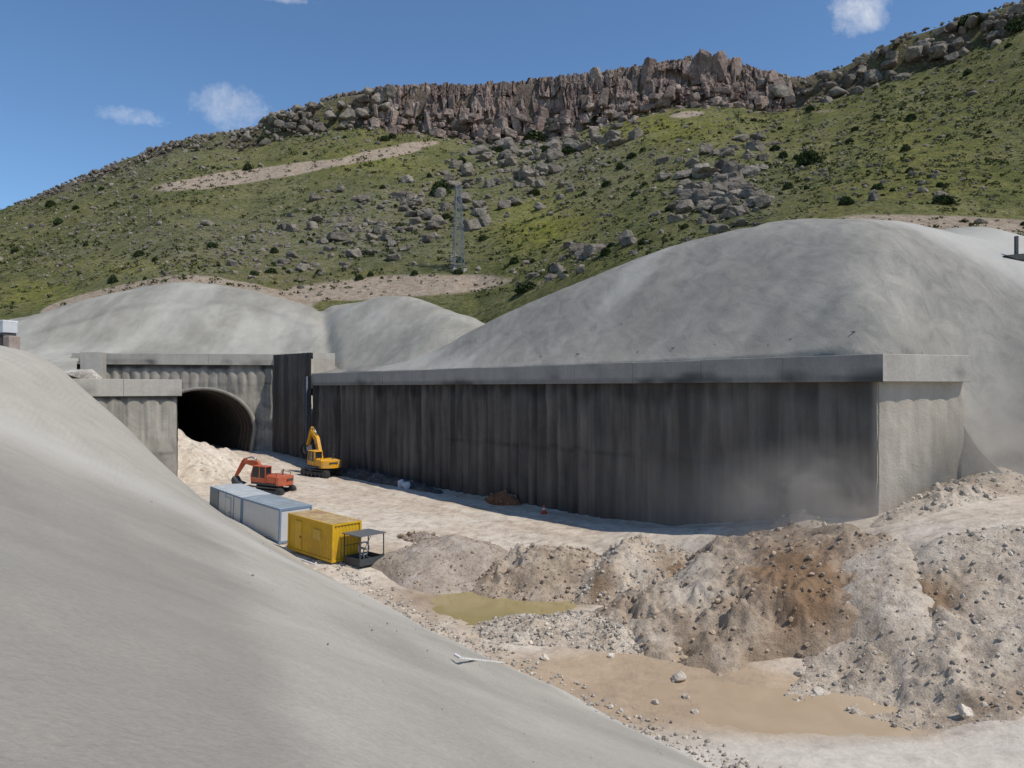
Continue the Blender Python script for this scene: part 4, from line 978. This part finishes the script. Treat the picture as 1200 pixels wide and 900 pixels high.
def cabin(loc,rz,pitch,L,Wd,H,label,panels,roof,dark_first):
    """local x runs along the long side away from the near end, y to the far side"""
    r=empty('site_cabin'); tilt(r,loc,rz,pitch); tag(r,label,'cabin','white site cabins')
    mb=MB(); mb.box(.06,L-.06,.06,Wd-.06,.16,H-.10); mb.build('wall',white,r)
    mb=MB()
    for x in (0,L-.14):
        for y in (0,Wd-.14): mb.box(x,x+.14,y,y+.14,.14,H-.12)
    for z0,z1 in ((0,.15),(H-.13,H)):
        mb.box(0,L,0,.12,z0,z1); mb.box(0,L,Wd-.12,Wd,z0,z1); mb.box(0,.12,.121,Wd-.121,z0,z1); mb.box(L-.12,L,.121,Wd-.121,z0,z1)
    for i in range(1,panels): x=L*i/panels; mb.box(x-.035,x+.035,.03,.058,.151,H-.131)
    mb.build('frame',bluef,r)
    mb=MB(); mb.add([(.05,.05,H+.004),(L-.05,.05,H+.004),(L-.05,Wd-.05,H+.004),(.05,Wd-.05,H+.004),(.05,Wd/2,H+.07),(L-.05,Wd/2,H+.07)],[(0,1,5,4),(4,5,2,3),(0,4,3),(1,2,5)])
    for i in range(int(L/.6)): x=.3+i*.6; mb.bar((x,.06,H+.03),(x,Wd/2,H+.09),.04,.03); mb.bar((x,Wd/2,H+.09),(x,Wd-.06,H+.03),.04,.03)
    mb.build('roof',roof,r)
    return r

A=math.atan2(-.68,.74); DX=np.array((.74,-.68)); DX=DX/np.linalg.norm(DX)   # local x runs towards the near end, local y to the far side
def org(px,Y,L): return np.array(((px-CX)/F*Y,Y))-DX*L
LF,LR=5.7,5.3
o1=org(327,57,LF); near1=o1+DX*LF; zf=float(ground(*near1))+.05
c1_=cabin((o1[0],o1[1],zf+LF*.055),A,.055,LF,2.75,2.6,'white site cabin with a bare side wall, next to the yellow container',1,roofm,False)
o2=o1-DX*(LR+.08)
c2_=cabin((o2[0],o2[1],zf+LF*.055+LR*.085),A,.085,LR,2.75,2.6,'white site cabin of narrow panels with a dark grey rear panel',4,roofw,True)
mb=MB(); mb.box(.1,1.45,-.015,.04,.155,2.465); mb.build('dark_panel',greyp,c2_)
mb=MB(); mb.box(2.75,3.55,-.012,.045,.17,2.2); d_=mb.build('door',white,c2_); mb=MB(); mb.box(3.4,3.46,-.05,-.012,1.0,1.14); mb.build('handle',steel,d_)
mb=MB(); mb.box(2.7,3.4,-.55,-.1,.0,.42); o=mb.build('crate',m_plain('blue_plastic',(.03,.09,.25),.5),None); o.location=c2_.location; o.rotation_euler=c2_.rotation_euler; tag(o,'small blue crate by the long side of the panelled white cabin','crate')
for (a,b2,l) in ((3.6,.5,'dark tyre lying by the bare side of the white cabin'),(4.35,.42,'second dark tyre by the bare white cabin, nearer the yellow container')):
    mb=MB(); mb.tube([(a+.36*math.cos(t),-.62+.36*math.sin(t),.16+b2*.1) for t in np.linspace(0,2*PI,25)],.13,8,False); o=mb.build('tyre',rubber,None,smooth=True); o.location=c1_.location; o.rotation_euler=c1_.rotation_euler; tag(o,l,'tyre')

# yellow container with corrugated walls
LY,WY,HY_=5.5,2.35,2.55
oy=org(389,50.9,LY); zy=float(ground(*(oy+DX*LY)))+.12
yc_=empty('shipping_container'); tilt(yc_,(oy[0],oy[1],zy+LY*.035),A,.035); tag(yc_,'yellow corrugated shipping container with a rusty roof','container')
def corr(mb,p,q,z0,z1,n_,dep):
    p=np.array(p,float);q=np.array(q,float);e=q-p;L=np.linalg.norm(e);e/=L;nr=np.array((e[1],-e[0]));pts=[]
    k=L/n_
    for i in range(n_):
        for f,o_ in ((0,0),(.25,0),(.5,dep),(.75,dep)): pts.append(p+e*(i+f)*k+nr*o_)
    pts.append(q)
    vs=[(*a,z0) for a in pts]+[(*a,z1) for a in pts]; m=len(pts)
    mb.add(vs,[(i,i+1,m+i+1,m+i) for i in range(m-1)])
mb=MB(); corr(mb,(.12,.06),(LY-.12,.06),.16,HY_-.12,20,-.045); corr(mb,(LY-.06,.12),(LY-.06,WY-.12),.16,HY_-.12,8,-.045); corr(mb,(LY-.12,WY-.06),(.12,WY-.06),.16,HY_-.12,20,-.045); corr(mb,(.06,WY-.12),(.06,.12),.16,HY_-.12,8,-.045)
mb.build('wall',yel_m,yc_)
mb=MB()
for x in (0,LY-.15):
    for y in (0,WY-.15): mb.box(x,x+.15,y,y+.15,.0,HY_+.02)
mb.box(.15,LY-.15,.0,.10,0,.16);mb.box(.15,LY-.15,WY-.10,WY,0,.16);mb.box(.15,LY-.15,.0,.10,HY_-.12,HY_);mb.box(.15,LY-.15,WY-.10,WY,HY_-.12,HY_)
for x in (0,LY-.10): mb.box(x,x+.10,.15,WY-.15,0,.16);mb.box(x,x+.10,.15,WY-.15,HY_-.12,HY_)
mb.build('frame',yel_m,yc_,bevel=.012)
mb=MB()
nx_,ny_=44,18; Vr=[(.10+(LY-.2)*i/nx_,.08+(WY-.16)*j/ny_,HY_-.02+.025*(i%4<2)+.02*math.sin(i*.3)*math.sin(j*.35)) for i in range(nx_+1) for j in range(ny_+1)]
mb.add(Vr,[(i*(ny_+1)+j,(i+1)*(ny_+1)+j,(i+1)*(ny_+1)+j+1,i*(ny_+1)+j+1) for i in range(nx_) for j in range(ny_)]); mb.build('roof',rust,yc_)
mb=MB(); mb.box(.9,1.75,.018,.055,.2,2.2); d_=mb.build('door',yel_m,yc_,bevel=.01); mb=MB(); mb.box(1.6,1.66,-.03,.02,1.05,1.2); mb.build('handle',steel,d_)
mb=MB(); mb.box(3.2,4.1,.012,.055,1.25,1.95); mb.build('shutter',m_plain('faded_yellow',(.58,.36,.05),.5),yc_)
# timber under it and pipe along the side
mb=MB(); mb.tube([(-.5,-.55,-.15),(2,-.5,-.2),(5.2,-.6,-.2)],.07,8); o=mb.build('pipe',m_plain('pale_plastic',(.55,.55,.58),.5),None,smooth=True); o.location=yc_.location;o.rotation_euler=yc_.rotation_euler; tag(o,'pale plastic pipe along the foot of the yellow container','pipe')

# machine shelter: dark tray, posts, flat roof, hose reel inside
sh=empty('machine_shelter'); sp=oy+DX*(LY+.28)+np.array((.68,.74))*.75
tilt(sh,(sp[0],sp[1],float(ground(*(sp+DX*.7)))+.03),A,.0); tag(sh,'dark open steel frame shelter with flat roof at the end of the yellow container','shelter')
LS,WS,HS=1.75,2.0,2.0
mb=MB(); mb.box(0,LS,0,.06,.05,.52); mb.box(0,LS,WS-.06,WS,.05,.52); mb.box(0,.06,.061,WS-.061,.05,.52); mb.box(LS-.06,LS,.061,WS-.061,.05,.52); mb.box(.06,LS-.06,.06,WS-.06,.08,.2); mb.build('tray',steel,sh)
for x in (.03,LS-.03):
    for y in (.03,WS-.03):
        mb=MB(); mb.bar((x,y,.521),(x,y,HS-.002),.06,.06); mb.build('post',steel,sh)
mb=MB(); mb.box(-.1,LS+.1,-.1,WS+.1,HS,HS+.06); mb.build('roof',m_plain('shelter_roof',(.12,.125,.13),.6,var=.2),sh,bevel=.012)
mb=MB(); mb.bar((.03,.03,1.2),(.03,WS-.03,1.2),.04); mb.bar((LS-.03,.03,.52),(LS-.03,.9,HS-.05),.03); mb.build('brace',steel,sh)
mb=MB(); mb.tube([(.9,.95+.42*math.cos(t),1.0+.42*math.sin(t)) for t in np.linspace(0,2*PI,25)],.05,8,False); mb.tube([(.9,.95,.2),(.9,.95,1.0)],.04,6); mb.tube([(.6,.95,1.0),(1.2,.95,1.0)],.08,8); mb.build('reel',m_plain('reel_grey',(.35,.36,.38),.5),sh,smooth=True)

# ------------------------------------------------------------------ excavators
def excavator(loc,rz,swing,col,colm,label,arm,scale=1.0,pitch=0):
    r=empty('excavator'); r.location=loc; r.rotation_euler=(0,pitch,rz); r.scale=(scale,)*3; tag(r,label,'excavator')
    for sgn in (-1,1):
        y0,y1=(.95,1.55) if sgn>0 else (-1.55,-.95)
        out=[]
        for k in range(13): t=PI/2+PI*k/12; out.append((-1.65+.45*math.cos(t),.45+.45*math.sin(t)))
        for k in range(13): t=-PI/2+PI*k/12; out.append((1.65+.45*math.cos(t),.45+.45*math.sin(t)))
        inn=[(x*.93,.45+(z-.45)*.80) for x,z in out]
        mb=MB(); n=len(out)
        vs=[(x,y0,z) for x,z in out]+[(x,y1,z) for x,z in out]+[(x,y0,z) for x,z in inn]+[(x,y1,z) for x,z in inn]
        fs=[]
        for i in range(n):
            j=(i+1)%n; fs+=[(i,j,n+j,n+i),(2*n+i,3*n+i,3*n+j,2*n+j),(i,2*n+i,2*n+j,j),(n+i,n+j,3*n+j,3*n+i)]
        mb.add(vs,fs)
        for i in range(26):                     # grousers
            f=i/26*n; a=int(f); t=f-a; p=np.array(out[a])*(1-t)+np.array(out[(a+1)%n])*t; q=p-np.array((0,.45)); 
            cxx=max(-1.65,min(1.65,p[0])); dv=np.array((p[0]-cxx,p[1]-.45)); dv/=np.linalg.norm(dv)
            mb.bar((p[0],y0+.01,p[1]),(p[0],y1-.01,p[1]),.09,.07)
        tr=mb.build('track',steel,r)
        mb=MB()
        for x in (-1.65,-.99,-.33,.33,.99,1.65):
            rr_=.34 if abs(x)>1.6 else .2; zc=.45 if abs(x)>1.6 else .3
            mb.tube([(x,y0+.06,zc),(x,y1-.06,zc)],rr_,14)
        mb.build('roller',colm['dark'],tr)
        mb=MB(); mb.box(-1.4,1.4,y0+.12,y1-.12,.32,.62); mb.build('track_frame',colm['dark'],tr)
    mb=MB(); mb.box(-.95,.95,-.95,.95,.5,.85); mb.tube([(0,0,.85),(0,0,1.08)],.62,20); mb.build('undercarriage',colm['dark'],r)
    h=lambda p:(p[0]*math.cos(swing)-p[1]*math.sin(swing),p[0]*math.sin(swing)+p[1]*math.cos(swing),p[2])
    def put(mb,name,mat,par=r,bev=0,sm=False):
        mb.v=[h(v) for v in mb.v]; return mb.build(name,mat,par,bevel=bev,smooth=sm)
    mb=MB(); mb.box(-1.75,1.35,-1.3,1.3,1.09,1.28); put(mb,'deck',colm['dark'])
    mb=MB(); mb.box(-1.55,.25,-1.28,-.15,1.281,2.02,.06); mb.box(-1.55,-.35,-.149,1.28,1.281,2.02,.06); put(mb,'engine_cover',col)
    mb=MB(); mb.box(.26,1.3,-1.28,-.5,1.281,1.75,.05); put(mb,'tank_box',col)
    # counterweight: rounded tail
    mb=MB(); pl_=[]
    for k in range(11): t=PI/2+PI*k/10; pl_.append((-1.56+.72*math.cos(t),1.33*math.sin(t)))
    n=len(pl_); vs=[(x,y,1.12) for x,y in pl_]+[(x,y,1.98) for x,y in pl_]; mb.add(vs,[tuple(range(n)),tuple(range(2*n-1,n-1,-1))]+[(i,(i+1)%n,(i+1)%n+n,i+n) for i in range(n)])
    cw=put(mb,'counterweight',col,bev=.05)
    mb=MB(); mb.box(-2.31,-2.25,-.5,.5,1.62,1.8); put(mb,'stripe',colm['dark'],cw)
    mb=MB(); mb.tube([(-1.0,-.6,2.0),(-1.0,-.6,2.45),(-1.08,-.6,2.55)],.07,8); put(mb,'exhaust',steel,r)
    mb=MB()
    for y in (-1.2,1.2): mb.bar((-1.5,y,2.02),(-1.5,y,2.3),.04); mb.bar((-.4,y,2.02),(-.4,y,2.3),.04); mb.bar((-1.52,y,2.3),(-.38,y,2.3),.04)
    put(mb,'handrail',colm['dark'],r)
    # cab
    cp=[(-.3,1.285),(1.32,1.285),(1.42,1.9),(1.18,2.85),(-.22,2.85),(-.3,2.2)]
    mb=MB(); mb.prism([(x*.98+.01,z) for x,z in cp],.36,1.24); cab=put(mb,'cab',glass,bev=.03)
    mb=MB(); fr=[((-.3,1.29),(-.22,2.85)),((.45,1.29),(.45,2.85)),((1.42,1.9),(1.18,2.85)),((1.32,1.29),(1.42,1.9)),((-.3,1.33),(1.32,1.33))]
    for y in (.34,1.26):
        for (a,b_),(c,d__) in fr: mb.bar((a,y,b_),(c,y,d__),.08,.08)
        mb.box(-.3,1.36,y-.03,y+.03,1.29,1.75)
    mb.box(-.32,1.26,.30,1.30,2.82,2.92,.03); mb.box(-.34,-.27,.34,1.26,1.3,2.1); put(mb,'cab_frame',col,cab)
    # boom, stick, bucket from the joint list
    (b0,b1,b2,s1,k1)=arm; yb=-.08
    def limb(pts,ws,name,wid,mat):
        mb=MB(); pts=[np.array(p,float) for p in pts]; up=[];lo=[]
        for i,p in enumerate(pts):
            d=pts[min(i+1,len(pts)-1)]-pts[max(i-1,0)]; d/=np.linalg.norm(d); nn=np.array((-d[1],d[0])); up.append(p+nn*ws[i]/2); lo.append(p-nn*ws[i]/2)
        mb.prism([tuple(p) for p in up]+[tuple(p) for p in lo[::-1]],yb-wid/2,yb+wid/2); return put(mb,name,mat,bev=.03)
    mid1=np.array(b0)*.25+np.array(b1)*.75; mid2=np.array(b1)*.75+np.array(b2)*.25
    bo=limb([b0,mid1,b1,mid2,b2],[.36,.62,.66,.56,.30],'boom',.42,col)
    st0=np.array(b2)+(np.array(b2)-np.array(s1))*.22
    st=limb([st0,b2,s1],[.24,.48,.24],'stick',.30,col)
    s1=np.array(s1);k=np.array(k1)-s1;L=np.linalg.norm(k);k/=L;m=np.array((-k[1],k[0]))
    bp=[s1,s1+m*.42+k*.12,s1+m*.62+k*.55,s1+m*.40+k*.95,s1-m*.1+k*1.15,s1-m*.2+k*1.05,s1+m*.1+k*.6]
    mb=MB(); mb.prism([tuple(p) for p in bp],yb-.5,yb+.5)
    for i in range(5): yy_=yb-.42+.21*i; mb.bar((bp[4][0],yy_,bp[4][1]),((bp[4]-m*.16+k*.05)[0],yy_,(bp[4]-m*.16+k*.05)[1]),.08,.06)
    put(mb,'bucket',colm['dark'],bev=.02)
    mb=MB()
    for y in (-.36,.2): mb.tube([(.95,y,1.35),(mid1[0]*.5+b0[0]*.5,y,(mid1[1]+b0[1])*.5),(mid1[0],y,mid1[1])],[.09,.09,.05],10)
    mb.tube([(b1[0],yb,b1[1]+.42),((b1[0]+st0[0])/2,yb,(b1[1]+st0[1])/2+.4),(st0[0],yb,st0[1])],[.08,.08,.045],10)
    mb.tube([(b2[0]*.8+s1[0]*.2+.0,yb,b2[1]*.8+s1[1]*.2+.3),(s1[0]+m[0]*.3,yb,s1[1]+m[1]*.3)],.06,10)
    put(mb,'hydraulic_ram',m_plain('ram_steel',(.35,.35,.35),.35,.6),bo,sm=True)
    return r
dk={'dark':steel}
yx=m_plain('excavator_yellow',(.74,.36,.012),.5,var=.15,scale=2,stain=(.45,.30,.12)); rx_=m_plain('excavator_red',(.48,.10,.045),.5,var=.18,scale=2,stain=(.40,.16,.09))
x,y=P(379,557,92)[:2]
excavator((x,y,float(ground(x,y))),math.radians(146),math.radians(-14),yx,dk,'yellow tracked excavator with raised boom standing by the dark wall',((.7,1.75),(1.9,4.1),(3.2,5.0),(4.1,3.2),(3.6,2.3)),1.05,-.03)
x,y=P(316,577,79)[:2]
excavator((x,y,float(ground(x,y))-.25),math.radians(168),math.radians(-6),rx_,dk,'faded red tracked excavator with folded arched arm behind the white cabins',((.7,1.65),(1.8,2.95),(3.3,3.0),(4.2,1.45),(3.6,.85)),1.02,-.06)

# ------------------------------------------------------------------ lattice pylon on the hill
galv=m_plain('galvanised_steel',(.17,.19,.22),.5,.3,var=.15)
x,y,z=hill_at(537,316); hh=100*y/F
pyl=empty('lattice_pylon',(x,y,z-.3),.35); tag(pyl,'slender grey lattice pylon standing on the hillside above the earth strip','pylon')
wz=lambda t:1.05-.62*t
for sx in (-1,1):
    for sy in (-1,1):
        mb=MB(); mb.bar((sx*wz(0),sy*wz(0),0),(sx*wz(1),sy*wz(1),hh),.10,.10); mb.build('leg',galv,pyl)
mb=MB(); n=15
for i in range(n):
    t0,t1=i/n,(i+1)/n; a,b_=wz(t0),wz(t1); z0,z1=t0*hh,t1*hh
    for q in range(4):
        ca=[(1,1),(-1,1),(-1,-1),(1,-1)]; p,r2=ca[q],ca[(q+1)%4]
        mb.bar((p[0]*a,p[1]*a,z0),(r2[0]*b_,r2[1]*b_,z1),.045,.045); mb.bar((r2[0]*a,r2[1]*a,z0),(p[0]*b_,p[1]*b_,z1),.045,.045); mb.bar((p[0]*b_,p[1]*b_,z1),(r2[0]*b_,r2[1]*b_,z1),.045,.045)
mb.build('bracing',galv,pyl)
mb=MB(); mb.tube([(0,0,hh),(0,0,hh+1.2)],.05,6); mb.bar((-1.1,0,hh-.6),(1.1,0,hh-.6),.1); mb.build('crossarm',galv,pyl)
for sx in (-1,1):
    for sy in (-1,1):
        mb=MB(); mb.box(sx*1.05-.35,sx*1.05+.35,sy*1.05-.35,sy*1.05+.35,-.8,.42); mb.build('footing',M['beam'],pyl)

# ------------------------------------------------------------------ things on the slope tops
x,y,z=P(1191,309,62.5); z=sheet_z(x,y)
ps=empty('post',(x,y,z)); tag(ps,'dark steel post on a dark base slab at the right edge of the upper slope','post')
mb=MB(); mb.bar((0,0,.05),(0,0,1.75),.26,.2); mb.build('shaft',steel,ps)
mb=MB(); mb.prism([(-1.2,.12),(-.2,.02-.25),(1.6,-.3),(1.6,.2),(.2,.25)],-.5,.5); mb.build('base_slab',m_plain('dark_slab',(.07,.068,.066),.8),ps)
wb=P(8,392,62); zt_=None
a,b_=toUV(wb[0],wb[1]); zt_=float(slope_z(np.array(a),np.array(b_)))
cb=empty('site_box',(wb[0]-1.75,wb[1],P(0,391,62)[2]+.05),math.radians(-20)); cb.scale=(.78,.78,.78); tag(cb,'white panel box on low stone blocks at the top of the left slope','box')
mb=MB(); mb.box(-1.3,2.6,0,1.6,.0,1.25,.05); mb.build('body',white,cb)
mb=MB(); mb.box(-1.32,2.62,-.03,1.62,1.13,1.30); mb.build('roof_rim',m_plain('pale_rim',(.72,.73,.74),.5),cb)
mb=MB(); mb.box(-1.2,2.5,.1,1.5,-.28,-.002); mb.build('underframe',steel,cb)
pink=m_plain('pink_stone',(.33,.26,.22),.9,var=.3,scale=2)
for i,(xx_,w_) in enumerate(((-1.0,.7),(.3,1.3),(2.5,.9))):
    mb=MB(); mb.box(xx_,xx_+w_,.0,1.2,-1.5,-.29,.06); o=mb.build('stone_block',pink,None); o.scale=(.8,.8,.9); o.location=cb.location; o.rotation_euler=cb.rotation_euler
    tag(o,['pinkish stone block under the outer end of the white panel box','wide pinkish stone block under the middle of the white panel box','pinkish stone block just right of the white panel box'][i],'block')
x,y,z=P(92,444,97)
V,T=rock_shape(np.random.default_rng(3),4,True,12)
o=mesh_np('rock_outcrop',V*np.array((2.6,2.2,2.3)),tris=T,mat=M['stone'],smooth=False,attrs={'tone':np.full(len(V),.5)}); o.location=(x,y,z-.6); tag(o,'pale pinkish rock lump between the near slope and the wing wall beam','rock')
# red marker and pale sacks by the wall foot
x,y=W(27.5,-1.8); z=float(ground(x,y)); ow=m_plain('marker_red',(.55,.10,.05),.5)
mk=empty('traffic_cone',(x,y,z)); tag(mk,'small red cone at the foot of the dark wall','cone')
mb=MB(); mb.box(-.28,.28,-.28,.28,0,.06); mb.build('base',ow,mk); mb=MB(); mb.tube([(0,0,.06),(0,0,.75)],[.22,.05],14); mb.build('body',ow,mk,smooth=True); mb=MB(); mb.tube([(0,0,.34),(0,0,.48)],[.165,.12],14); mb.build('band',m_plain('band_white',(.7,.68,.66),.5),mk,smooth=True)
for (s_,d_,l) in ((49.5,-2.6,'pale blue sack left of the pair at the foot of the dark wall'),(48.2,-2.7,'white sack right of the pair at the foot of the dark wall')):
    x,y=W(s_,d_); V,T=rock_shape(np.random.default_rng(int(s_)),3,False,20); o=mesh_np('sack',V*np.array((.55,.42,.5)),tris=T,mat=m_plain('sack_cloth',(.50,.54,.58),.8),smooth=True); o.location=(x,y,float(ground(x,y))+.35); tag(o,l,'sack')
# dark machine parts in the corner below the tall wall
x,y=c1+np.array((-1.6,1.0)); z=float(ground(x,y))
for k,(dx,dy,r_) in enumerate(((0,0,.75),(.95,-1.2,.6))):
    mb=MB(); mb.tube([(r_*.72*math.cos(t),0,r_*.95+r_*.72*math.sin(t)) for t in np.linspace(0,2*PI,25)],r_*.28,8,False); o=mb.build('tyre',rubber,None,smooth=True); o.location=(x+dx,y+dy,z+.5); o.rotation_euler=(0,0,-.8); tag(o,['large dark tyre leaning in the corner by the tall wall panel','smaller dark tyre leaning beside the large one in the wall corner'][k],'tyre')

# ------------------------------------------------------------------ dust hanging by the lit end of the wall
dm=bpy.data.materials.new('dust'); dm.use_nodes=True; nt=dm.node_tree; nt.nodes.clear(); n=N(nt)
out=n.new('ShaderNodeOutputMaterial'); pv=n.new('ShaderNodeVolumePrincipled'); pv.inputs['Color'].default_value=(.80,.75,.68,1); pv.inputs['Anisotropy'].default_value=.2
tcd=n.new('ShaderNodeTexCoord'); ln=n.new('ShaderNodeVectorMath',operation='LENGTH'); n.link(tcd.outputs['Object'],ln.inputs[0])
fall=n.math('POWER',n.math('SUBTRACT',1.0,ln.outputs['Value'],True),1.1); nzd=n.noise(n.world(),.38,4,.6,.6)
den=n.math('MULTIPLY',fall,n.math('MULTIPLY',n.math('SUBTRACT',nzd,.36,True),1.1)); n.link(den,pv.inputs['Density']); n.link(pv.outputs[0],out.inputs['Volume'])
for (x,y,z,sx,sy,sz,l) in ((17.5,44.5,-7.0,7.5,3.0,4.6,'thin pale dust hanging in front of the dark wall near its lit corner'),(29.5,45.5,-3.0,4.5,3.0,6.5,'pale dust drifting in front of the right hand slope')):
    V,T=ICO[3]; o=mesh_np('dust',V,tris=T,mat=dm); o.location=(x,y,z); o.scale=(sx,sy,sz); o.rotation_euler=(0,0,-.7 if x<20 else .3); tag(o,l,None,None,'stuff')

# ------------------------------------------------------------------ light, sky, camera
SUN_AZ=np.array((.87,-.44)); SUN_AZ/=np.linalg.norm(SUN_AZ); EL=math.radians(55)
sd=np.array((SUN_AZ[0]*math.cos(EL),SUN_AZ[1]*math.cos(EL),math.sin(EL)))
L=bpy.data.lights.new('sun','SUN'); L.energy=3.8; L.angle=math.radians(.53); L.color=(1,.94,.855)
lo=bpy.data.objects.new('sun',L); C.objects.link(lo)
from mathutils import Vector
lo.rotation_euler=Vector(-sd).to_track_quat('-Z','Y').to_euler(); lo.location=(60,-60,90)
wd=bpy.data.worlds.new('World'); bpy.context.scene.world=wd; wd.use_nodes=True; nt=wd.node_tree; nt.nodes.clear(); n=N(nt)
out=n.new('ShaderNodeOutputWorld'); bg=n.new('ShaderNodeBackground'); bg.inputs['Strength'].default_value=.135
sky=n.new('ShaderNodeTexSky',sky_type='NISHITA'); sky.sun_disc=False; sky.sun_elevation=EL; sky.sun_rotation=math.atan2(SUN_AZ[0],SUN_AZ[1]); sky.altitude=1300; sky.air_density=1.0; sky.dust_density=.3; sky.ozone_density=3.0
tc=n.new('ShaderNodeTexCoord'); dirv=tc.outputs['Generated']
# a few small fair weather clouds in the sky
col=sky.outputs[0]
nz_=n.noise(dirv,13,7,.7,.5); nz2=n.noise(dirv,42,6,.7,.3)
def cloud(px,py,rx,ry,dens):
    c=Vector(((px-CX)/F,1,-(py-HY)/F)).normalized(); r=Vector((c.y,-c.x,0)).normalized(); u_=r.cross(c)
    def dot(v):
        d=n.new('ShaderNodeVectorMath',operation='DOT_PRODUCT'); n.link(dirv,d.inputs[0]); d.inputs[1].default_value=v; return d.outputs['Value']
    a=n.math('DIVIDE',dot(r),rx/F*c.y); b_=n.math('DIVIDE',dot(u_),ry/F*c.y)
    q=n.math('ADD',n.math('MULTIPLY',a,a),n.math('MULTIPLY',b_,b_))
    f=n.math('SUBTRACT',1.0,q); f=n.math('ADD',f,n.math('MULTIPLY',n.math('SUBTRACT',nz_,.5),3.4)); f=n.math('ADD',f,n.math('MULTIPLY',n.math('SUBTRACT',nz2,.5),3.0))
    f=n.math('MULTIPLY',f,dens,True)
    g=n.math('GREATER_THAN',dot(tuple(c)),.5); return n.math('MULTIPLY',f,g)
tot=None
for a in ((160,136,44,12,.28),(272,128,46,25,.25),(1006,14,36,28,.36),(310,-6,60,6,.25)):
    f=cloud(*a); tot=f if tot is None else n.math('MAXIMUM',tot,f)
col=n.mix(1.0,col,(.80,.95,1.03),'MULTIPLY')
col=n.mix(tot,col,(6.2,6.3,6.6))
n.link(col,bg.inputs[0]); n.link(bg.outputs[0],out.inputs[0])
cam=bpy.data.cameras.new('camera'); cam.sensor_width=36; cam.lens=27; cam.shift_y=5/1200; cam.clip_start=.1; cam.clip_end=6000
co=bpy.data.objects.new('camera',cam); C.objects.link(co); co.location=(0,0,0); co.rotation_euler=(PI/2,0,0)
sc=bpy.context.scene; sc.camera=co
sc.view_settings.view_transform='Standard'; sc.view_settings.look='None'; sc.view_settings.exposure=0; sc.view_settings.gamma=1
sc.render.engine='CYCLES'; sc.cycles.max_bounces=6; sc.cycles.diffuse_bounces=3; sc.cycles.volume_bounces=1; sc.cycles.volume_step_rate=2.0; sc.cycles.volume_max_steps=64
